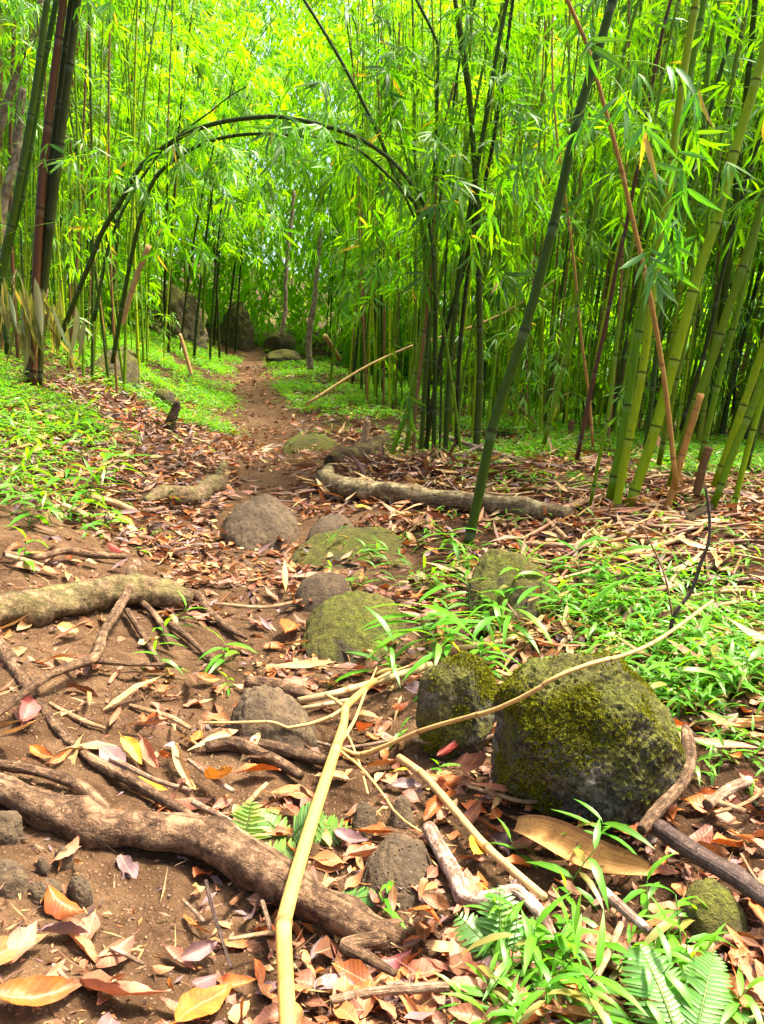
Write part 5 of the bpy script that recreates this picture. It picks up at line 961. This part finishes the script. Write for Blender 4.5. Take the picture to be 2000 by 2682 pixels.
for a in (
    (172, 2361, 125, -20, 'orange', 'broad', 'bright orange curled leaf on bare dirt in the lower left', (.3, .2)), (176, 2436, 120, 25, 'mauve', 'broad', 'dark purple leaf lying under the bright orange curled leaf', (-.5, 0)), (72, 1882, 78, 100, 'rose', 'ovate', 'rosy red oval leaf on dirt beside the forked root', (.5, .2)), (115, 1977, 85, -25, 'orange', 'ovate', 'orange leaf right below the rosy oval leaf', (.4, 0)), (160, 1988, 50, 70, 'rust', 'lance', 'small rust leaf standing on edge beside the orange one', (.9, 0)),
    (325, 2622, 250, 4, 'pink', 'ovate', 'largest pink brown leaf with a split side at the bottom', (-.45, 0)), (535, 2640, 160, 62, 'orange', 'ovate', 'big orange leaf at the bottom right of the largest pink leaf', (.2, .2)), (615, 2556, 115, 15, 'rust', 'ovate', 'rust brown leaf with pointed tip above the big orange leaf', (.3, -.2)), (555, 2073, 105, 105, 'yellow', 'ovate', 'yellow tan leaf propped on the pile above the thickest root', (.3, .6)), (399, 2047, 100, -25, 'yellow', 'ovate', 'yellow leaf lying on the straight brown root', (.2, 0)),
    (394, 1982, 100, -55, 'pink', 'lance', 'pinkish folded leaf pointing up the slope above the yellow leaf', (.7, 0)), (345, 1978, 85, -45, 'yellow', 'ovate', 'pale orange leaf in the pile left of the pinkish folded leaf', (.4, .2)), (680, 2030, 115, 20, 'orange', 'broad', 'glossy orange leaf arched over the dirt left of the cane', (-.5, .1)), (505, 2096, 100, 5, 'pink', 'broad', 'dull pink leaf in the pile left of the pale fern', (.2, 0)), (297, 2008, 110, -45, 'mauve', 'ovate', 'mauve crumpled leaf at the top of the dry pile', (.6, .1)),
    (34, 2540, 165, 70, 'tan', 'lance', 'orange tan long leaf cut by the left picture edge', (.4, 0)), (110, 2640, 220, 28, 'orange', 'ovate', 'large orange tan leaf in the bottom left corner', (.25, .1)), (488, 2018, 125, -60, 'straw', 'strip', 'whitish narrow leaf strip pointing at the pile', (.3, .2)), (428, 2522, 60, 10, 'tan', 'broad', 'small round tan leaf on bare dirt at the bottom', (.2, 0)), (539, 2560, 80, 60, 'mauve', 'broad', 'grey mauve leaf behind the rust brown leaf', (.2, .2)),
    (1104, 2440, 115, 80, 'orange', 'broad', 'folded orange leaf propped upright in the foreground centre', (.5, .75)), (1032, 2490, 100, 20, 'rose', 'broad', 'dusky pink leaf left below the propped orange leaf', (.3, .2)), (1120, 2516, 125, 0, 'pink', 'broad', 'flat pink leaf right below the propped orange leaf', (.1, 0)), (1010, 1997, 95, 25, 'tan', 'ovate', 'pale tan oval leaf beside the yellow oval leaf', (-.5, .1)), (1057, 2008, 60, 10, 'gold', 'ovate', 'clear yellow oval leaf near the cane fork', (-.2, 0)),
    (1065, 1985, 45, -40, 'red', 'ovate', 'small bright red leaf touching the yellow oval leaf', (.4, 0)), (1165, 2040, 105, -10, 'rust', 'broad', 'orange brown crumpled leaf in the shade left of the biggest boulder', (.5, 0)), (773, 2080, 135, -8, 'tan', 'ovate', 'wavy tan leaf right beside the cane', (.2, 0)), (989, 2180, 100, -12, 'orange', 'ovate', 'tan orange leaf above the smooth grey stone', (-.3, 0)), (1057, 2213, 90, -15, 'tan', 'broad', 'tan leaf right above the smooth grey stone', (.4, .1)),
    (981, 2236, 140, 10, 'pink', 'ovate', 'brownish pink leaf left above the smooth grey stone', (-.3, 0)), (921, 2193, 100, -25, 'mauve', 'ovate', 'mauve leaf behind the brownish pink leaf', (.2, 0)), (726, 2182, 110, -8, 'orange', 'ovate', 'flat orange tan leaf between fern and cane', (.1, 0)), (1250, 2228, 78, 70, 'gold', 'ovate', 'bright yellow leaf standing by the slanting tan cane', (.8, .2)), (1273, 2164, 85, 110, 'brown', 'ovate', 'glossy brown leaf beneath the biggest boulder', (.5, .2)),
    (1239, 2040, 80, 95, 'mauve', 'ovate', 'dark mauve leaf upright against the biggest boulder', (.3, .9)), (1210, 1950, 150, 55, 'red', 'strip', 'dark red narrow leaf leaning between the two mossy rocks', (.4, -.7)), (1245, 1942, 50, 20, 'orange', 'broad', 'small orange leaf beside the dark red narrow leaf', (.3, .1)), (1049, 1846, 50, 20, 'orange', 'broad', 'small orange leaf left of the leaning mossy rock', (.4, .2)), (955, 1922, 60, 100, 'rust', 'ovate', 'rust leaf standing behind the cane fork', (.5, .6)),
    (875, 2572, 110, 15, 'mauve', 'broad', 'crumpled mauve leaf above the flat split cane', (.3, .1)), (1665, 2183, 100, 8, 'orange', 'ovate', 'orange tan leaf tucked under the gnarled branch', (.3, .2)), (1983, 2072, 90, 85, 'straw', 'lance', 'pale yellow leaf at the right picture edge', (.3, .3)), (1710, 2275, 70, 15, 'rust', 'ovate', 'rust leaf at the right end of the big leaf sheath', (.4, 0)), (1860, 2065, 60, 0, 'rust', 'broad', 'curled orange brown leaf right of the gnarled branch', (.6, 0)),
    (1757, 1930, 60, 100, 'rust', 'ovate', 'rust leaf wedged at the top of the gnarled branch', (.6, .6)), (1865, 1500, 85, 75, 'straw', 'strip', 'broad pale leaf sheath lying in the right-hand litter', (.1, .1)), (1690, 1330, 45, 30, 'gold', 'ovate', 'orange yellow leaf near the feet of the right-hand culms', (.5, .2)), (1905, 1345, 40, 10, 'gold', 'ovate', 'yellow leaf under the slim yellow culm', (.2, 0)), (1630, 1390, 50, 10, 'tan', 'broad', 'tan leaf under the lowest-footed right-hand culm', (.3, .1)),
    (990, 1432, 55, -25, 'gold', 'lance', 'bright yellow leaf on top of the long mossy slab', (.1, 0)), (635, 1855, 48, 20, 'rust', 'broad', 'bright rust leaf behind the smooth tan brown stone', (.5, .3)), (545, 1790, 70, 25, 'orange', 'ovate', 'orange leaf on the path left of the rust leaf', (.4, .2)), (180, 1655, 60, 30, 'straw', 'broad', 'pale cream curled leaf on dirt under the knuckled root', (.6, .3)), (130, 1510, 60, 10, 'orange', 'ovate', 'orange leaf lying on top of the knuckled root', (.3, .1)),
    (300, 1435, 45, 20, 'red', 'broad', 'dark red leaf at the tip of the wavy brown stick', (.5, .2)), (430, 1420, 60, -20, 'orange', 'ovate', 'orange curled leaf on the left dirt slope', (.5, .1)), (380, 1240, 35, -20, 'orange', 'broad', 'orange leaf above the gnarled root', (.4, .1)), (335, 1370, 40, 5, 'gold', 'ovate', 'yellow orange leaf right below the straight brown stick', (.4, .1)), (945, 1355, 42, 5, 'gold', 'ovate', 'yellow leaf on the ground in front of the pale log', (.2, .1)),
    (75, 1505, 70, 15, 'pink', 'broad', 'pink leaf behind the knuckled root', (.5, 0)), (760, 1660, 60, 80, 'rust', 'broad', 'red brown leaf left of the flecked rounded rock', (.2, .2)), (720, 1690, 60, 10, 'orange', 'broad', 'orange leaf on the path beside the flecked rounded rock', (.3, 0)), (780, 1790, 85, -15, 'pink', 'ovate', 'pinkish leaf on the path before the short path root', (.2, .1))):
    named(*a)
# the big leaf sheath
def sheath(label, pts, wpx, p_lift=.015, col=(.50, .28, .08), depthf=1.0):
    C = np.array([hit(a, b) for a, b in pts]) + np.array([0, 0, p_lift]); C = spline(C, 30); C[:, 2] = np.linspace(C[0, 2], C[-1, 2], 30) + .006 * np.sin(np.linspace(0, 7, 30)); T, A, B = frames(C); up = np.array([0, -.35, .94]); S = norm(np.cross(T, up)); U = norm(np.cross(S, T)); nu = 15; u = np.linspace(-1, 1, nu)
    t = np.linspace(0, 1, 30); w = wpx / F * depth(C[15]) * np.clip(np.sin(PI * np.clip(t * .90 + .07, 0, 1)), 0, 1) ** .45
    V = C[:, None] + S[:, None] * (u[None, :, None] * w[:, None, None]) + U[:, None] * ((np.abs(u) ** 1.8)[None, :, None] * (w * .85)[:, None, None]); n = 30
    i = np.arange(n - 1)[:, None]; j = np.arange(nu - 1)[None]; Q = np.stack([i * nu + j, i * nu + j + 1, (i + 1) * nu + j + 1, (i + 1) * nu + j], -1).reshape(-1, 4)
    uu = np.stack([np.repeat(u[None], n, 0), np.repeat(t[:, None], nu, 1), 0 * np.repeat(t[:, None], nu, 1)], -1).reshape(-1, 3); mb = MB(); mb.add(V.reshape(-1, 3), Q, (1, 1, 1), uu); o = mb.build('leaf_sheath', M['sheath'], None, tuple(C[15])); o.color = (*col, 1); tag(o, label, 'leaf sheath')
sheath('big boat shaped brown leaf sheath in front of the biggest boulder', [(1345, 2185), (1450, 2235), (1560, 2275), (1700, 2308)], 56, .03, (.34, .185, .055))
# hanging dead leaves on the left bank culms
for k, (x, y, Ldn, lab) in enumerate(((30, 745, .40, 'bunch of drooping pale dead leaves hanging at the left edge'), (115, 800, .42, 'bunch of drooping pale dead leaves hanging by the dark culms'))):
    P0 = at(x, y, Y0 - .25); n = 26; r = rng.normal(0, .055, (n, 3)); mb = MB(); D = rng.normal(0, .22, (n, 3)) + np.array([0, 0, -1.0]); L = Ldn * rng.uniform(.45, 1, n); t = rng.uniform(0, 1, (n, 1))
    leaves(mb, P0 + r * np.array([2.2, 1, .8]), D, rng.normal(0, 1, (n, 3)), L, L * .12, np.array([.22, .20, .085]) * (1 - t) + np.array([.10, .13, .05]) * t, 6, .15, .5)
    tube(mb, np.array([P0 + np.array([-.05, .2, .12]), P0 + np.array([0, .05, .06]), P0]), np.array([.006, .005, .004]), 6, col=(.15, .1, .05)); tag(mb.build('dead_leaf_bunch', M['grass'], None, tuple(P0)), lab, 'dead leaves')
# individual leaves: the ones that show largest
NL = 232
k = 0
REG = ((lambda x, y, dx: y < 1.75 and dx < -.12, 'dry leaf on the bare dirt of the lower left', 'leaves on the lower left dirt'), (lambda x, y, dx: y < 1.75 and dx < .5, 'brown or pink dry leaf in the foreground litter around the yellow cane', 'foreground litter leaves'), (lambda x, y, dx: y < 2.3 and dx >= .5, 'dry leaf in the litter around the foot of the biggest boulder', 'leaves around the biggest boulder'), (lambda x, y, dx: abs(dx) < .45, 'dry leaf scattered on the path between the rocks', 'leaves on the path'), (lambda x, y, dx: dx <= -.45, 'dry leaf on the left slope by the roots', 'leaves on the left slope'), (lambda x, y, dx: True, 'dry leaf in the litter behind the rocks at right', 'leaves behind the rocks'))
while k < NL:
    y = .98 + 2.6 * rng.uniform(0, 1) ** 1.5; x = rng.uniform(-.50, .52) * (y + .05); dx = x - path_x(y)
    pr = 1.0
    if dx < -.25: pr = .10 if y < 1.75 else .30
    if y > 2.0 and dx > .5: pr = .5
    if rng.uniform() > pr: continue
    lab, grp = next((l, g) for f, l, g in REG if f(x, y, dx)); c = CW[int(rng.integers(0, len(CW)))]; kd = rng.choice(['ovate', 'ovate', 'broad', 'lance', 'strip'], p=[.34, .22, .2, .14, .10])
    L = rng.uniform(.045, .085) * (1.0 if kd != 'strip' else 1.5); leaf_obj((x, y, float(H(x, y))), L, rng.uniform(0, 6.28), c, kd, ('%s' % lab), grp, (rng.normal(0, .35), rng.normal(0, .22)), rng.uniform(.004, .022)); k += 1
# the rest of the litter, one mass
def litter():
    mb = MB()
    def batch(n, yr, pw, Lr, Wr, cols, seg, spread, dens, lift=(.002, .02), wave=.25, fold=.35):
        y = yr[0] + (yr[1] - yr[0]) * rng.uniform(0, 1, n) ** pw; x = rng.uniform(-spread, spread, n) * (y + .4); d = dens(x - path_x(y), y) * np.clip(.75 + 1.6 * fbm2(x * 3, y * 3, 91, 3), .1, 1.3); kp = rng.uniform(0, 1, n) < d; x, y = x[kp], y[kp]; n = len(x)
        z = H(x, y) + rng.uniform(*lift, n); a = rng.uniform(0, 2 * PI, n); D = np.stack([np.cos(a), np.sin(a), rng.normal(0, .16, n)], 1); N = np.tile([0, 0, 1.], (n, 1)) + rng.normal(0, .38, (n, 3)); L = rng.uniform(*Lr, n)
        c = np.array([DC[cols[i]] for i in rng.integers(0, len(cols), n)]) * rng.uniform(.45, 1.25, (n, 1)); c = np.clip(c, 0, .85)
        leaves(mb, np.stack([x, y, z], 1), D, N, L, L * rng.uniform(*Wr, n), c, seg, rng.uniform(-.6, .9, n), fold, None, wave)
    path = lambda dx, y: np.where(np.abs(dx) < .5, .75, np.where(dx < 0, np.where(y < 1.9, .10, np.where(y < 2.6, .25, .55)), 1.0)) * np.where((dx < -.28) & (y < 1.9), .3, 1)
    batch(4200, (.9, 4.5), 1.4, (.04, .085), (.28, .5), CW, 6, .58, path)
    batch(8000, (.9, 6), 1.2, (.02, .05), (.22, .5), CW + ['dark', 'brown', 'mauve', 'brown'], 3, .6, path)
    batch(26000, (2.6, 15), 1.25, (.04, .10), (.16, .42), ['tan', 'pink', 'brown', 'mauve', 'straw', 'brown', 'orange', 'dark', 'pink'], 3, .6, lambda dx, y: np.where(np.abs(dx) < .5, .9, np.where(dx > 0, .8, .28)))
    batch(9000, (1.6, 7), 1.1, (.08, .2), (.08, .18), ['straw', 'straw', 'straw', 'straw', 'tan', 'pink', 'brown'], 3, .6, lambda dx, y: np.where(dx > .5, 1.0, np.where(dx < -.5, .12, .22)), (.004, .035))
    batch(20000, (.9, 4.5), 1.5, (.006, .022), (.12, .5), ['straw', 'tan', 'brown', 'pink', 'mauve', 'dark', 'straw'], 2, .6, lambda dx, y: 0 * y + .9, (.001, .008))
    batch(5000, (.9, 5), 1.4, (.025, .075), (.03, .07), ['tan', 'brown', 'straw', 'dark', 'pink'], 2, .6, lambda dx, y: 0 * y + .8, (.002, .012), 0, .6)
    n = 5000; y = rng.uniform(3.2, 7.5, n); dx = -rng.uniform(.25, 1.5, n); x = path_x(y) + dx; z = H(x, y) + rng.uniform(0, .02, n); a = rng.uniform(0, 6.28, n); L = rng.uniform(.03, .10, n)
    leaves(mb, np.stack([x, y, z], 1), np.stack([np.cos(a), np.sin(a), rng.normal(0, .25, n)], 1), np.array([.35, -.2, 1.]) + rng.normal(0, .4, (n, 3)), L, L * rng.uniform(.12, .4, n), np.array([DC[('dark', 'brown', 'dark', 'mauve', 'straw', 'brown', 'orange')[i]] for i in rng.integers(0, 7, n)]), 3, rng.uniform(-.4, .6, n), .5)
    for k in range(260):
        x, y = rng.uniform(.25, 1.0) * 2.4, rng.uniform(2.3, 4.6)
        if x - path_x(y) < .9: continue
        a = rng.normal(.35, .6); l = rng.uniform(.12, .5); d = np.array([math.cos(a), math.sin(a), 0]) * l / 2; p = np.array([x, y, 0]); q = np.array([p - d, p + rng.normal(0, .01, 3), p + d]); q[:, 2] = H(q[:, 0], q[:, 1]) + rng.uniform(.005, .035, 3)
        tube(mb, q, np.array([1, .95, .7]) * rng.uniform(.003, .009), 7, l / 6, .1, 10, k, np.array(DC[('straw', 'tan', 'straw', 'brown')[k % 4]]) * rng.uniform(.6, 1.2))
    n = 1900; r = rng.normal(0, 1, (n, 2)); x = .22 + r[:, 0] * .30; y = 4.72 + r[:, 1] * .22; z = H(x, y) + rng.uniform(.0, .06, n); D = np.stack([r[:, 0] * .6 + rng.normal(0, .6, n), rng.normal(0, .6, n), rng.normal(-.02, .13, n)], 1); L = rng.uniform(.06, .2, n)
    leaves(mb, np.stack([x, y, z], 1), D, np.tile([0, 0, 1.], (n, 1)) + rng.normal(0, .5, (n, 3)), L, L * rng.uniform(.08, .2, n), np.array([DC[('dark', 'brown', 'dark', 'dark', 'straw')[i]] for i in rng.integers(0, 5, n)]), 3, rng.uniform(-.4, .6, n), .5)
    o = mb.build('leaf_litter', M['litter']); tag(o, 'dry leaves, straw and chips littering the forest floor', 'leaf litter', None, 'stuff')
litter()
# ------------------------------------------------------------------ light, sky, camera
w = bpy.data.worlds.new('World'); SC.world = w; w.use_nodes = True
nt = w.node_tree; bg = nt.nodes['Background']; sk = nt.nodes.new('ShaderNodeTexSky'); sk.sky_type = 'NISHITA'; sk.sun_disc = False
SUN = norm(np.array([.50, .20, 1.12])); EL = math.asin(SUN[2]); AZ = math.atan2(SUN[0], SUN[1])
sk.sun_elevation = EL; sk.sun_rotation = AZ; sk.air_density = .75; sk.dust_density = 7; sk.ozone_density = .1
nt.links.new(sk.outputs[0], bg.inputs['Color']); bg.inputs['Strength'].default_value = .12
ld = bpy.data.lights.new('sun', 'SUN'); ld.energy = 3.4; ld.angle = math.radians(9); ld.color = (1, .94, .82); lo = bpy.data.objects.new('sun', ld); COL.objects.link(lo)
lo.rotation_euler = Vector(tuple(-SUN)).to_track_quat('-Z', 'Y').to_euler()
cd = bpy.data.cameras.new('camera'); cam = bpy.data.objects.new('camera', cd); COL.objects.link(cam); cam.location = tuple(CAM); cam.rotation_euler = (PI / 2 + PITCH, 0, 0)
cd.sensor_fit = 'HORIZONTAL'; cd.sensor_width = 36; cd.lens = 36 * F / 2000; cd.clip_start = .05; cd.clip_end = 400; SC.camera = cam
SC.view_settings.view_transform = 'Standard'; SC.view_settings.look = 'None'; SC.view_settings.gamma = 1; SC.view_settings.exposure = 2.32
SC.cycles.max_bounces = 10; SC.cycles.transmission_bounces = 8; SC.cycles.diffuse_bounces = 5; SC.cycles.glossy_bounces = 2
SC.cycles.use_denoising = True
SC.cycles.sample_clamp_indirect = 8
